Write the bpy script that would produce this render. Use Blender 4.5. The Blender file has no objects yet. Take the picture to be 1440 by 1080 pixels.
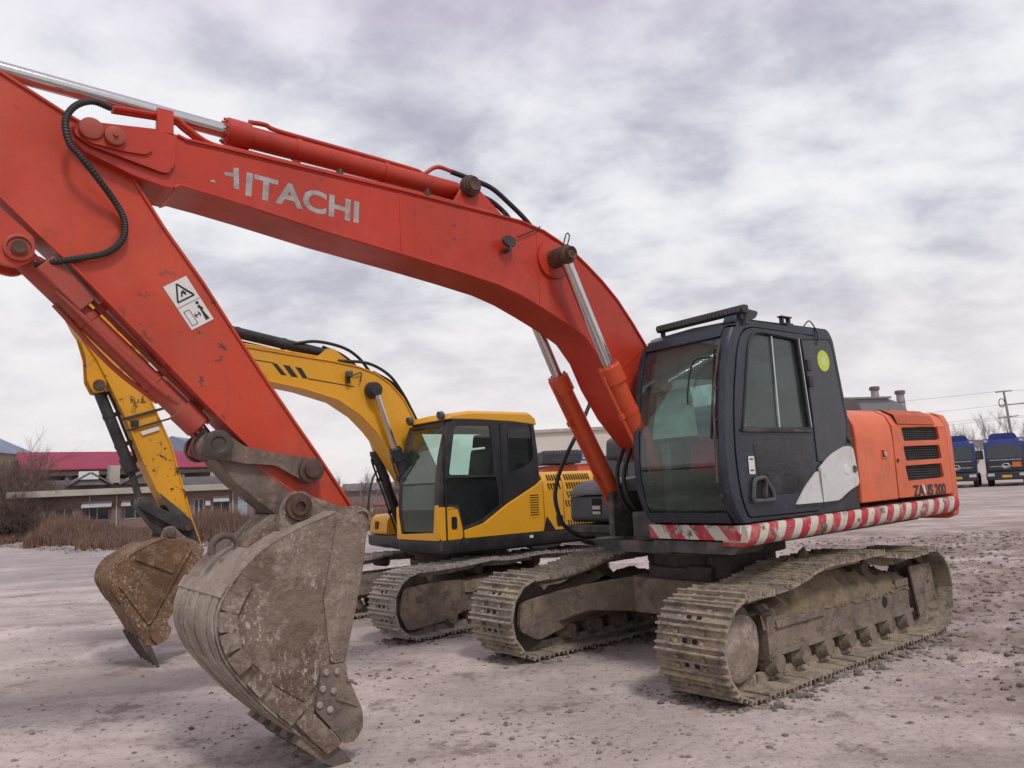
import bpy, bmesh, math, random
import numpy as np
from mathutils import Vector, Matrix
from mathutils.geometry import tessellate_polygon
random.seed(4); R = math.radians
S = bpy.context.scene; COL = S.collection

# ------------------------------------------------------------------ camera
cd = bpy.data.cameras.new('camera'); cam = bpy.data.objects.new('camera', cd); COL.objects.link(cam)
cd.sensor_width = 36; cd.lens = 27.0; cd.clip_start = .05; cd.clip_end = 6000
pit, rol = R(7.55), R(2.65)
right = Vector((1, 0, 0)); upv = Vector((0, -math.sin(pit), math.cos(pit))); fwd = Vector((0, math.cos(pit), math.sin(pit)))
cx = right * math.cos(rol) - upv * math.sin(rol); cy = right * math.sin(rol) + upv * math.cos(rol)
mw = Matrix((cx, cy, -fwd)).transposed().to_4x4(); mw.translation = (0, 0, 1.65); cam.matrix_world = mw
S.camera = cam

# ------------------------------------------------------------------ world: overcast sky
SUN_AZ, SUN_EL = R(62), R(54)      # azimuth measured from +X towards -Y (behind the camera, to the right)
wd = bpy.data.worlds.new('World'); S.world = wd; wd.use_nodes = True
nt = wd.node_tree; nt.nodes.clear()
def nd(nt, t, **kw):
    n = nt.nodes.new(t)
    for k, v in kw.items():
        if k.startswith('i_'): n.inputs[k[2:].replace('_', ' ')].default_value = v
        elif k.startswith('n_'): n.inputs[int(k[2:])].default_value = v
        else: setattr(n, k, v)
    return n
L = nt.links.new
sky = nd(nt, 'ShaderNodeTexSky', sky_type='NISHITA', sun_disc=False, sun_elevation=SUN_EL, sun_rotation=R(152), air_density=1.0, dust_density=3.0)
tc = nd(nt, 'ShaderNodeTexCoord'); sep = nd(nt, 'ShaderNodeSeparateXYZ'); L(tc.outputs['Generated'], sep.inputs[0])
den = nd(nt, 'ShaderNodeMath', operation='MAXIMUM', n_1=0.0); L(sep.outputs[2], den.inputs[0])
den2 = nd(nt, 'ShaderNodeMath', operation='ADD', n_1=0.36); L(den.outputs[0], den2.inputs[0])
dv = [nd(nt, 'ShaderNodeMath', operation='DIVIDE') for _ in range(2)]
for i in range(2): L(sep.outputs[i], dv[i].inputs[0]); L(den2.outputs[0], dv[i].inputs[1])
cmb = nd(nt, 'ShaderNodeCombineXYZ'); L(dv[0].outputs[0], cmb.inputs[0]); L(dv[1].outputs[0], cmb.inputs[1])
mp = nd(nt, 'ShaderNodeMapping'); mp.inputs['Scale'].default_value = (1.0, 1.25, 1); mp.inputs['Rotation'].default_value = (0, 0, .5); mp.inputs['Location'].default_value = (3.1, 1.7, 0)
L(cmb.outputs[0], mp.inputs[0])
n1 = nd(nt, 'ShaderNodeTexNoise', i_Scale=1.7, i_Detail=8.0, i_Roughness=.56, i_Distortion=.3); L(mp.outputs[0], n1.inputs['Vector'])
n2 = nd(nt, 'ShaderNodeTexNoise', i_Scale=4.6, i_Detail=9.0, i_Roughness=.57, i_Distortion=.15); L(mp.outputs[0], n2.inputs['Vector'])
mx = nd(nt, 'ShaderNodeMath', operation='MULTIPLY_ADD', n_1=1.15); L(n2.outputs[0], mx.inputs[0]); L(n1.outputs[0], mx.inputs[2])
rp = nd(nt, 'ShaderNodeValToRGB'); e = rp.color_ramp.elements
e[0].position = .0; e[0].color = (.43, .435, .52, 1)
e[1].position = 1.0; e[1].color = (.84, .84, .87, 1)
for p_, c_ in ((.28, (.545, .555, .63, 1)), (.5, (.665, .675, .725, 1)), (.72, (.76, .765, .805, 1))):
    x_ = rp.color_ramp.elements.new(p_); x_.color = c_
mr = nd(nt, 'ShaderNodeMapRange'); mr.inputs['From Min'].default_value = .84; mr.inputs['From Max'].default_value = 1.30; L(mx.outputs[0], mr.inputs[0])
L(mr.outputs[0], rp.inputs[0])
# brighter, warmer veil towards the horizon; faint lavender overhead
hz = nd(nt, 'ShaderNodeMapRange', interpolation_type='SMOOTHSTEP'); hz.inputs['From Min'].default_value = 0.0; hz.inputs['From Max'].default_value = .36
hz.inputs['To Min'].default_value = .85; hz.inputs['To Max'].default_value = 0.0; L(sep.outputs[2], hz.inputs[0])
mh = nd(nt, 'ShaderNodeMixRGB'); mh.inputs[2].default_value = (.83, .775, .775, 1); L(hz.outputs[0], mh.inputs[0]); L(rp.outputs[0], mh.inputs[1])
lv = nd(nt, 'ShaderNodeMapRange', interpolation_type='SMOOTHSTEP'); lv.inputs['From Min'].default_value = .40; lv.inputs['From Max'].default_value = .68
lv.inputs['To Max'].default_value = .5; L(sep.outputs[2], lv.inputs[0])
ml = nd(nt, 'ShaderNodeMixRGB'); ml.inputs[2].default_value = (.66, .55, .72, 1); L(lv.outputs[0], ml.inputs[0]); L(mh.outputs[0], ml.inputs[1])
bg1 = nd(nt, 'ShaderNodeBackground', i_Strength=.93); L(ml.outputs[0], bg1.inputs[0])
bg2 = nd(nt, 'ShaderNodeBackground', i_Strength=0.05); L(sky.outputs[0], bg2.inputs[0])
mxs = nd(nt, 'ShaderNodeMixShader', n_0=.96); L(bg2.outputs[0], mxs.inputs[1]); L(bg1.outputs[0], mxs.inputs[2])
wo = nd(nt, 'ShaderNodeOutputWorld'); L(mxs.outputs[0], wo.inputs[0])

sl = bpy.data.lights.new('sun', 'SUN'); sl.energy = 1.5; sl.angle = R(10); sl.color = (1, .95, .9)
so = bpy.data.objects.new('sun', sl); COL.objects.link(so)
sd = Vector((math.cos(SUN_EL) * math.cos(SUN_AZ), -math.cos(SUN_EL) * math.sin(SUN_AZ), math.sin(SUN_EL)))
so.rotation_euler = sd.to_track_quat('Z', 'Y').to_euler(); so.location = sd * 30
vs = S.view_settings; vs.view_transform = 'Standard'; vs.look = 'None'; vs.exposure = 0.25; vs.gamma = 1; vs.use_curve_mapping = False

# ------------------------------------------------------------------ helpers
def rnd_poly(pts, r, n=4):
    out = []; m = len(pts)
    for i in range(m):
        p = Vector(pts[i]).to_2d(); a = Vector(pts[i - 1]).to_2d(); b = Vector(pts[(i + 1) % m]).to_2d()
        da = a - p; db = b - p; rr = r[i] if isinstance(r, (list, tuple)) else r
        rr = min(rr, da.length * .45, db.length * .45)
        if rr < 1e-4: out.append(tuple(p)); continue
        s = p + da.normalized() * rr; t = p + db.normalized() * rr
        for k in range(n + 1):
            u = k / n; q = s * (1 - u) ** 2 + p * 2 * u * (1 - u) + t * u * u; out.append(tuple(q))
    return out
def cr(pts, n=6):
    P = [Vector(p) for p in pts]; P = [P[0] * 2 - P[1]] + P + [P[-1] * 2 - P[-2]]; out = []
    for i in range(1, len(P) - 2):
        for k in range(n):
            t = k / n
            out.append(.5 * ((2 * P[i]) + (P[i + 1] - P[i - 1]) * t + (2 * P[i - 1] - 5 * P[i] + 4 * P[i + 1] - P[i + 2]) * t * t + (3 * P[i] - P[i - 1] - 3 * P[i + 1] + P[i + 2]) * t ** 3))
    out.append(P[-2]); return out
def y3(pts, y): return [(p[0], y, p[1]) for p in pts]
def frame_of(d):
    d = d.normalized(); a = Vector((0, 0, 1)) if abs(d.z) < .9 else Vector((1, 0, 0))
    u = d.cross(a).normalized(); return u, d.cross(u).normalized()
XZ = lambda u, v, w: (u, w, v)
XY = lambda u, v, w: (u, v, w)
YZ = lambda u, v, w: (w, u, v)
class MB:
    def __init__(s): s.v = []; s.f = []
    def add(s, vs, fs):
        o = len(s.v); s.v += [tuple(v) for v in vs]; s.f += [tuple(i + o for i in f) for f in fs]; return s
    def box(s, x0, x1, y0, y1, z0, z1):
        return s.add([(x, y, z) for x in (x0, x1) for y in (y0, y1) for z in (z0, z1)],
                     [(0, 1, 3, 2), (4, 6, 7, 5), (0, 4, 5, 1), (2, 3, 7, 6), (0, 2, 6, 4), (1, 5, 7, 3)])
    def obox(s, p0, p1, w, h, up=(0, 0, 1)):
        p0 = Vector(p0); p1 = Vector(p1); d = (p1 - p0).normalized(); u = d.cross(Vector(up)).normalized() * w / 2; v = u.cross(d).normalized() * h / 2
        return s.add([p0 - u - v, p0 + u - v, p0 + u + v, p0 - u + v, p1 - u - v, p1 + u - v, p1 + u + v, p1 - u + v],
                     [(0, 3, 2, 1), (4, 5, 6, 7), (0, 1, 5, 4), (1, 2, 6, 5), (2, 3, 7, 6), (3, 0, 4, 7)])
    def plate(s, outer, a, b, holes=(), M=XZ):
        loops = [list(outer)] + [list(h) for h in holes]
        tri = tessellate_polygon([[Vector((p[0], p[1], 0)) for p in l] for l in loops])
        pts = [p for l in loops for p in l]; n = len(pts)
        vs = [M(p[0], p[1], a) for p in pts] + [M(p[0], p[1], b) for p in pts]
        fs = [tuple(t) for t in tri] + [tuple(i + n for i in reversed(t)) for t in tri]; o = 0
        for l in loops:
            m = len(l)
            for i in range(m): j = (i + 1) % m; fs.append((o + i, o + j, o + j + n, o + i + n))
            o += m
        return s.add(vs, fs)
    def rings(s, p0, d, prof, n=16, caps=True):
        p0 = Vector(p0); d = Vector(d).normalized(); u, v = frame_of(d); vs = []; fs = []
        for t, r in prof:
            for k in range(n):
                a = 2 * math.pi * k / n; vs.append(p0 + d * t + (u * math.cos(a) + v * math.sin(a)) * r)
        for i in range(len(prof) - 1):
            for k in range(n): k2 = (k + 1) % n; fs.append((i * n + k, i * n + k2, (i + 1) * n + k2, (i + 1) * n + k))
        if caps: fs.append(tuple(range(n))[::-1]); fs.append(tuple((len(prof) - 1) * n + k for k in range(n)))
        return s.add(vs, fs)
    def cyl(s, p0, p1, r, r1=None, n=16):
        d = Vector(p1) - Vector(p0); return s.rings(p0, d, [(0, r), (d.length, r if r1 is None else r1)], n)
    def tube(s, pts, r, n=8, caps=True):
        P = [Vector(p) for p in pts]; vs = []; fs = []; m = len(P); u = None
        for i in range(m):
            d = (P[min(i + 1, m - 1)] - P[max(i - 1, 0)]).normalized()
            if u is None: u, _ = frame_of(d)
            u = (u - d * u.dot(d)).normalized(); v = d.cross(u); rr = r(i / (m - 1), i) if callable(r) else r
            for k in range(n):
                a = 2 * math.pi * k / n; vs.append(P[i] + (u * math.cos(a) + v * math.sin(a)) * rr)
        for i in range(m - 1):
            for k in range(n): k2 = (k + 1) % n; fs.append((i * n + k, i * n + k2, (i + 1) * n + k2, (i + 1) * n + k))
        if caps: fs.append(tuple(range(n))[::-1]); fs.append(tuple((m - 1) * n + k for k in range(n)))
        return s.add(vs, fs)
    def strip(s, path, t, y0, y1):
        """plate of thickness t along an xz path, offset to the left of travel"""
        P = [Vector((p[0], p[1])) for p in path]; m = len(P); vs = []; fs = []
        for i in range(m):
            a = (P[i] - P[i - 1]).normalized() if i else (P[1] - P[0]).normalized()
            b = (P[i + 1] - P[i]).normalized() if i < m - 1 else a
            nn = Vector((-(a.y + b.y), a.x + b.x)).normalized(); q = P[i] + nn * t
            vs += [(P[i].x, y0, P[i].y), (P[i].x, y1, P[i].y), (q.x, y1, q.y), (q.x, y0, q.y)]
        for i in range(m - 1):
            for k in range(4): k2 = (k + 1) % 4; fs.append((i * 4 + k, i * 4 + k2, i * 4 + 4 + k2, i * 4 + 4 + k))
        fs += [(3, 2, 1, 0), tuple((m - 1) * 4 + k for k in range(4))]
        return s.add(vs, fs)
    def loft(s, secs, caps=True, closed=True):
        n = len(secs[0]); vs = [p for q in secs for p in q]; fs = []
        for i in range(len(secs) - 1):
            for k in range(n if closed else n - 1): k2 = (k + 1) % n; fs.append((i * n + k, i * n + k2, (i + 1) * n + k2, (i + 1) * n + k))
        if caps: fs.append(tuple(range(n))[::-1]); fs.append(tuple((len(secs) - 1) * n + k for k in range(n)))
        return s.add(vs, fs)
    def mesh(s, name, mat, ang=38, recalc=True):
        me = bpy.data.meshes.new(name); me.from_pydata(s.v, [], s.f)
        if recalc:
            bm = bmesh.new(); bm.from_mesh(me); bmesh.ops.recalc_face_normals(bm, faces=bm.faces); bm.to_mesh(me); bm.free()
        me.materials.append(MAT[mat] if isinstance(mat, str) else mat)
        if ang:
            me.polygons.foreach_set('use_smooth', [True] * len(me.polygons)); me.set_sharp_from_angle(angle=R(ang))
        return me
    def build(s, name, mat, parent=None, bev=0, ang=38, seg=2, recalc=True):
        o = bpy.data.objects.new(name, s.mesh(name, mat, ang, recalc)); COL.objects.link(o)
        if parent: o.parent = parent
        if bev:
            b = o.modifiers.new('bevel', 'BEVEL'); b.width = bev; b.segments = seg; b.limit_method = 'ANGLE'; b.angle_limit = R(40)
        return o
def tag(o, label=None, cat=None, group=None, kind=None):
    if label: o['label'] = label
    if cat: o['category'] = cat
    if group: o['group'] = group
    if kind: o['kind'] = kind
    return o
def thing(name, loc, rz, label, cat, group=None):
    o = bpy.data.objects.new(name, None); COL.objects.link(o); o.location = loc; o.rotation_euler = (0, 0, rz); o.empty_display_size = .3
    return tag(o, label, cat, group)
def dup(o, parent, loc=None, rot=None):
    c = o.copy(); COL.objects.link(c); c.parent = parent
    if loc is not None: c.location = loc
    if rot is not None: c.rotation_euler = rot
    return c
def copy_tree(o, parent=None):
    c = o.copy(); COL.objects.link(c); c.parent = parent
    for ch in [k for k in bpy.data.objects if k.parent == o]: copy_tree(ch, c)
    return c
def text_mesh(name, txt, mat, parent, size, M, wide=1.0, bold=.0, extrude=.0015, spacing=1.0):
    cu = bpy.data.curves.new(name, 'FONT'); cu.body = txt; cu.size = size; cu.offset = bold; cu.extrude = extrude; cu.space_character = spacing; cu.resolution_u = 3
    t = bpy.data.objects.new('tmp_text', cu); COL.objects.link(t)
    dg = bpy.context.evaluated_depsgraph_get(); me = bpy.data.meshes.new_from_object(t.evaluated_get(dg))
    bpy.data.objects.remove(t); bpy.data.curves.remove(cu); me.name = name
    me.transform(Matrix.Diagonal((wide, 1, 1, 1))); me.transform(M); me.materials.clear(); me.materials.append(MAT[mat])
    o = bpy.data.objects.new(name, me); COL.objects.link(o); o.parent = parent; return o
def side_text(x, y, z, ang=0):
    """text lying on a +y face, reading towards -x"""
    return Matrix.Translation((x, y, z)) @ Matrix.Rotation(ang, 4, 'Y') @ Matrix(((-1, 0, 0, 0), (0, 0, 1, 0), (0, 1, 0, 0), (0, 0, 0, 1)))

# ------------------------------------------------------------------ materials
MAT = {}
def base(name):
    m = bpy.data.materials.new(name); m.use_nodes = True; MAT[name] = m; nt = m.node_tree
    return m, nt, nt.nodes['Principled BSDF'], nt.links.new
def noise(nt, vec, scale, detail=5, rough=.6, lo=.4, hi=.6, dist=0):
    n = nd(nt, 'ShaderNodeTexNoise', i_Scale=scale, i_Detail=float(detail), i_Roughness=rough, i_Distortion=dist); nt.links.new(vec, n.inputs['Vector'])
    r = nd(nt, 'ShaderNodeMapRange', interpolation_type='SMOOTHSTEP'); r.inputs['From Min'].default_value = lo; r.inputs['From Max'].default_value = hi
    nt.links.new(n.outputs[0], r.inputs[0]); return r.outputs[0]
def scaled(nt, vec, s):
    m = nd(nt, 'ShaderNodeMapping'); m.inputs['Scale'].default_value = s; nt.links.new(vec, m.inputs[0]); return m.outputs[0]
def mul(nt, a, k):
    m = nd(nt, 'ShaderNodeMath', operation='MULTIPLY'); nt.links.new(a, m.inputs[0])
    if isinstance(k, (int, float)): m.inputs[1].default_value = k
    else: nt.links.new(k, m.inputs[1])
    return m.outputs[0]
def mix(nt, fac, a, b):
    m = nd(nt, 'ShaderNodeMixRGB')
    for i, x in ((0, fac), (1, a), (2, b)):
        if isinstance(x, (int, float)): m.inputs[i].default_value = x
        elif isinstance(x, tuple): m.inputs[i].default_value = (*x[:3], 1)
        else: nt.links.new(x, m.inputs[i])
    return m.outputs[0]
def bump(nt, b, h, strength, dist=.02):
    n = nd(nt, 'ShaderNodeBump', i_Strength=strength, i_Distance=dist); nt.links.new(h, n.inputs['Height']); nt.links.new(n.outputs[0], b.inputs['Normal'])
def paint(name, col, dust=(.30, .24, .20), da=.35, rough=.42, scale=1.6, chip=None, chipamt=.66, streak=.25, metal=0.0, var=.12, fade=None, fa=.5):
    m, nt, b, L = base(name); v = nd(nt, 'ShaderNodeTexCoord').outputs['Object']
    dark = tuple(c * (1 - 2 * var) for c in col)
    c = mix(nt, noise(nt, v, .8, 4, .6, .35, .7), col, dark)
    if fade: c = mix(nt, mul(nt, noise(nt, v, 1.1, 7, .62, .44, .68), fa), c, fade)
    d1 = mul(nt, noise(nt, v, scale, 8, .65, .42, .75), da); c = mix(nt, d1, c, dust)
    st = mul(nt, noise(nt, scaled(nt, v, (7, 7, .7)), 2.2, 5, .6, .5, .8), streak); c = mix(nt, st, c, tuple(x * .75 for x in dust))
    sc_ = mul(nt, noise(nt, scaled(nt, v, (1.2, 9, 14)), 5.0, 4, .75, .66, .70), .5); c = mix(nt, sc_, c, tuple(min(1, x * 1.15 + .03) for x in dust))
    blot = mul(nt, noise(nt, v, 5.5, 9, .72, .55, .68), da * .9); c = mix(nt, blot, c, tuple(x * .6 for x in dust))
    fine = noise(nt, v, 45, 3, .6, .55, .72); c = mix(nt, mul(nt, fine, .18), c, dust)
    if chip:
        ch = mul(nt, noise(nt, v, 9, 8, .7, chipamt, chipamt + .03), noise(nt, v, 1.3, 3, .5, .42, .6)); c = mix(nt, ch, c, chip)
    L(c, b.inputs['Base Color'])
    r = nd(nt, 'ShaderNodeMath', operation='MULTIPLY_ADD', n_1=.6, n_2=rough); L(d1, r.inputs[0]); L(r.outputs[0], b.inputs['Roughness'])
    b.inputs['Metallic'].default_value = metal; b.inputs['Specular IOR Level'].default_value = .4
    bump(nt, b, noise(nt, v, 18, 6, .6, .2, .8), .05, .01); return m
def mud(name, a, bcol, ccol, scale=3.0, bs=.6, rnd=0.0, speck=None, rough=.85):
    m, nt, b, L = base(name); v = nd(nt, 'ShaderNodeTexCoord').outputs['Object']
    if rnd:
        oi = nd(nt, 'ShaderNodeObjectInfo'); va = nd(nt, 'ShaderNodeVectorMath', operation='SCALE'); va.inputs[0].default_value = (37, 19, 53); L(oi.outputs['Random'], va.inputs['Scale'])
        ad = nd(nt, 'ShaderNodeVectorMath', operation='ADD'); L(v, ad.inputs[0]); L(va.outputs[0], ad.inputs[1]); v = ad.outputs[0]
    c = mix(nt, noise(nt, v, scale, 7, .65, .38, .62), a, bcol)
    c = mix(nt, mul(nt, noise(nt, v, scale * 2.7, 7, .7, .48, .68), .85), c, ccol)
    c = mix(nt, mul(nt, noise(nt, v, scale * 14, 4, .6, .5, .75), .35), c, tuple(x * .45 for x in a))
    if speck: c = mix(nt, mul(nt, noise(nt, scaled(nt, v, (1, 1, .55)), 42, 5, .75, .54, .60), mul(nt, noise(nt, v, 3.2, 4, .6, .38, .6), .85)), c, speck)
    L(c, b.inputs['Base Color']); b.inputs['Roughness'].default_value = rough; b.inputs['Specular IOR Level'].default_value = .25
    h = nd(nt, 'ShaderNodeMath', operation='MULTIPLY_ADD', n_1=.35); L(noise(nt, v, scale * 12, 6, .7, .2, .8), h.inputs[0]); L(noise(nt, v, scale * 2, 5, .6, .2, .8), h.inputs[2])
    bump(nt, b, h.outputs[0], bs, .02); return m
def plain(name, col, rough=.6, metal=0.0, var=.15, scale=6.0, bs=.05):
    m, nt, b, L = base(name); v = nd(nt, 'ShaderNodeTexCoord').outputs['Object']
    c = mix(nt, noise(nt, v, scale, 6, .6, .3, .7), col, tuple(x * (1 - 2 * var) for x in col)); L(c, b.inputs['Base Color'])
    b.inputs['Roughness'].default_value = rough; b.inputs['Metallic'].default_value = metal; bump(nt, b, noise(nt, v, scale * 8, 4, .6, .2, .8), bs, .01); return m
def glass(name, tint, dust, da, refl=.9):
    m, nt, b, L = base(name); nt.nodes.remove(b); v = nd(nt, 'ShaderNodeTexCoord').outputs['Object']
    tr = nd(nt, 'ShaderNodeBsdfTransparent'); tr.inputs[0].default_value = (*tint, 1); gl = nd(nt, 'ShaderNodeBsdfGlossy', i_Roughness=.04); gl.inputs[0].default_value = (refl, refl, refl, 1)
    lw = nd(nt, 'ShaderNodeLayerWeight', i_Blend=.5); pw = nd(nt, 'ShaderNodeMath', operation='POWER', n_1=4.0); L(lw.outputs['Facing'], pw.inputs[0])
    fr = nd(nt, 'ShaderNodeMath', operation='MULTIPLY_ADD', n_1=.7, n_2=.05); L(pw.outputs[0], fr.inputs[0]); s1 = nd(nt, 'ShaderNodeMixShader'); L(fr.outputs[0], s1.inputs[0]); L(tr.outputs[0], s1.inputs[1]); L(gl.outputs[0], s1.inputs[2])
    d0 = nd(nt, 'ShaderNodeBsdfDiffuse'); d0.inputs[0].default_value = (*dust, 1); d1 = nd(nt, 'ShaderNodeBsdfTranslucent'); d1.inputs[0].default_value = (*dust, 1); df = nd(nt, 'ShaderNodeMixShader', n_0=.55); L(d0.outputs[0], df.inputs[1]); L(d1.outputs[0], df.inputs[2]); s2 = nd(nt, 'ShaderNodeMixShader')
    f = nd(nt, 'ShaderNodeMath', operation='MULTIPLY_ADD', n_1=da, n_2=da * .7); L(noise(nt, v, 2.2, 7, .65, .35, .7), f.inputs[0]); L(f.outputs[0], s2.inputs[0]); L(s1.outputs[0], s2.inputs[1]); L(df.outputs[0], s2.inputs[2])
    L(s2.outputs[0], nt.nodes['Material Output'].inputs[0]); return m

paint('red_paint', (.50, .040, .018), dust=(.30, .05, .032), da=.40, rough=.33, scale=1.3, chip=(.09, .04, .035), chipamt=.62, streak=.32, var=.12, fade=(.55, .07, .038), fa=.55)
paint('arm_paint', (.53, .050, .019), dust=(.34, .075, .04), da=.48, rough=.36, scale=1.3, chip=(.08, .045, .04), chipamt=.60, streak=.32, var=.12, fade=(.58, .085, .04), fa=.55)
paint('orange_paint', (.72, .14, .05), dust=(.44, .17, .11), da=.45, rough=.38, scale=1.4, chip=(.25, .14, .1), chipamt=.66, streak=.4, var=.08, fade=(.74, .18, .09), fa=.5)
paint('ram_paint', (.60, .078, .024), dust=(.40, .12, .06), da=.4, rough=.42, scale=3, chip=(.14, .05, .035), chipamt=.63, streak=.2, var=.1)
paint('worn_ram', (.42, .062, .038), dust=(.30, .14, .10), da=.6, rough=.55, scale=3.5, chip=(.14, .06, .045), chipamt=.60, streak=.2, var=.12)
paint('yellow_paint', (.74, .36, .016), dust=(.50, .32, .12), da=.32, rough=.38, scale=1.5, chip=(.06, .045, .03), chipamt=.67, streak=.22, var=.05)
paint('yellow_worn', (.74, .345, .014), dust=(.45, .27, .07), da=.40, rough=.42, scale=2.2, chip=(.03, .025, .02), chipamt=.57, streak=.25, var=.08)
paint('black_paint', (.022, .023, .027), dust=(.16, .145, .135), da=.30, rough=.40, scale=2.0, streak=.2, var=.1)
paint('cab_paint', (.018, .024, .038), dust=(.12, .125, .135), da=.22, rough=.25, scale=1.6, streak=.2, var=.1)
paint('gloss_black', (.010, .012, .016), dust=(.10, .105, .11), da=.35, rough=.10, scale=3.5, streak=.35, var=.1)
paint('cab_grey', (.040, .044, .056), dust=(.17, .165, .165), da=.26, rough=.30, scale=1.6, streak=.25, var=.08)
paint('dull_black', (.030, .030, .032), dust=(.20, .17, .15), da=.5, rough=.65, scale=2.5, streak=.3, var=.1)
paint('dusty_black', (.045, .043, .043), dust=(.24, .205, .18), da=.75, rough=.7, scale=2.5, streak=.35, var=.1)
paint('white_panel', (.62, .62, .61), dust=(.36, .33, .30), da=.45, rough=.5, scale=2.6, streak=.35, var=.06)
plain('rubber', (.018, .018, .019), .55); plain('dark_gap', (.008, .008, .009), .8)
plain('steel', (.55, .55, .55), .22, 1.0, .08, 3); plain('rod_steel', (.62, .62, .61), .18, 1.0, .05, 2)
plain('dark_steel', (.10, .085, .075), .55, .6, .2, 8)
plain('rust_pin', (.13, .075, .055), .65, .35, .25, 14, .15)
plain('grey_plastic', (.085, .087, .094), .6, 0, .12, 5, .08)
plain('white', (.72, .72, .70), .55, 0, .06); plain('label_white', (.66, .66, .63), .5, 0, .05, 9); plain('label_black', (.02, .02, .02), .5)
plain('red_tape', (.52, .03, .05), .5); plain('lime', (.52, .62, .07), .5, 0, .04); plain('lime_print', (.62, .68, .35), .5, 0, .1, 40); plain('seat', (.03, .03, .033), .8)
plain('red_cloth', (.55, .04, .05), .9, 0, .15, 14); plain('lamp_lens', (.55, .55, .52), .15); plain('silver_text', (.46, .47, .46), .45, .3)
plain('boom_text', (.40, .385, .37), .5, .1, .2, 14)
plain('interior', (.22, .225, .22), .75); plain('curtain', (.42, .47, .44), .9)
mud('track_mud', (.275, .228, .188), (.43, .345, .245), (.105, .09, .082), 4.0, 1.0, rnd=1)
mud('heap_mud', (.20, .152, .105), (.27, .21, .13), (.12, .095, .075), 5, 1.0)
mud('track_mud_grey', (.30, .255, .21), (.43, .37, .285), (.115, .10, .09), 4.0, 1.0, rnd=1)
mud('track_yellow', (.33, .30, .265), (.42, .38, .33), (.15, .135, .125), 4.5, .8, rnd=1)
mud('frame_mud', (.17, .135, .11), (.25, .195, .15), (.09, .074, .065), 2.4, .8)
mud('dark_mud_and_shade', (.10, .085, .075), (.15, .12, .10), (.06, .052, .048), 2.4, .7)  # mud on the machines; also paints the shade inside the open shed
mud('clod', (.20, .16, .115), (.26, .205, .13), (.13, .105, .085), 4, .9)
mud('bucket_mud', (.235, .18, .142), (.15, .105, .078), (.35, .285, .23), 2.8, .9, speck=(.44, .38, .33))
mud('bucket_dark', (.205, .15, .116), (.13, .087, .064), (.32, .255, .205), 2.6, .9, speck=(.48, .42, .37))
mud('bucket_wrap', (.32, .262, .212), (.23, .18, .14), (.42, .352, .29), 2.4, .8, speck=(.44, .39, .34))
mud('rust_bucket', (.20, .115, .06), (.13, .075, .045), (.28, .205, .145), 2.8, .7, speck=(.45, .37, .29))
mud('link_mud', (.19, .145, .12), (.11, .085, .072), (.28, .18, .14), 3.0, .5)
glass('cab_glass', (.80, .92, .88), (.45, .54, .51), .045)
glass('hazy_glass', (.72, .84, .82), (.55, .66, .63), .30)
glass('door_glass_mat', (.66, .80, .76), (.36, .43, .42), .09)
glass('dark_glass', (.16, .19, .19), (.10, .115, .12), .25)
glass('lower_glass', (.62, .76, .65), (.22, .29, .23), .16)
glass('clear_glass', (.82, .92, .88), (.50, .57, .55), .035)
plain('house_glass', (.05, .06, .065), .12)
# ------------------------------------------------------------------ ground
rng = np.random.default_rng(7)
LAT = rng.random((256, 256))
def vnoise(x, y):
    xi = np.floor(x).astype(int); yi = np.floor(y).astype(int); fx = x - xi; fy = y - yi
    fx = fx * fx * (3 - 2 * fx); fy = fy * fy * (3 - 2 * fy)
    g = lambda a, b: LAT[a & 255, b & 255]
    return (g(xi, yi) * (1 - fx) + g(xi + 1, yi) * fx) * (1 - fy) + (g(xi, yi + 1) * (1 - fx) + g(xi + 1, yi + 1) * fx) * fy
def fbm(x, y, o=4, gain=.5):
    s = 0; a = 1; t = 0
    for k in range(o): s = s + a * vnoise(x * 2 ** k + 17 * k, y * 2 ** k + 31 * k); t += a; a *= gain
    return s / t - .5
def sstep(a, b, x): t = np.clip((x - a) / (b - a), 0, 1); return t * t * (3 - 2 * t)
def gh(x, y):
    r = np.hypot(x, y); near = 1 - sstep(18, 45, r)
    h = .05 * fbm(x * .35, y * .35, 3) + .022 * fbm(x * 2.2, y * 2.2, 4, .6) * near
    churn = sstep(2.9, 4.0, x - .25 * (y - 6)) * sstep(5.4, 6.6, y) * (1 - sstep(16, 24, y))
    ru = np.abs(((x * .62 + y * .78 + .5 * fbm(x * .5, y * .5, 2)) * 1.1) % 1 - .5)
    h = h + churn * (.11 * fbm(x * 1.3, y * 1.3, 4, .62) + .05 * fbm(x * 6, y * 6, 3, .6) - .07 * sstep(.16, .08, ru))
    lump = sstep(.62, .8, vnoise(x * .9 + 40, y * .9 + 9)) * near
    h = h + lump * .03 * np.abs(fbm(x * 7, y * 7, 3, .7)) * 2
    return h - .012
th = np.concatenate([np.radians(np.arange(28, 152, .34)), np.radians(np.arange(152, 388, 4.0))]); th = th[th < th[0] + 2 * np.pi - 1e-6]
rr = [1.2]
while rr[-1] < 3500: rr.append(rr[-1] * (1.0078 if rr[-1] < 26 else 1.03))
rr = np.array(rr); RR, TH = np.meshgrid(rr, th, indexing='ij'); GX = RR * np.cos(TH); GY = RR * np.sin(TH); GZ = gh(GX, GY)
GZ = np.where(RR > 200, 0, GZ)
nr, na = RR.shape
idx = np.arange(nr * na).reshape(nr, na); nx = np.roll(idx, -1, 1)
quads = np.stack([idx[:-1], idx[1:], nx[1:], nx[:-1]], -1).reshape(-1, 4)
verts = np.stack([GX, GY, GZ], -1).reshape(-1, 3)
me = bpy.data.meshes.new('ground'); me.vertices.add(len(verts) + 1)
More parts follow.
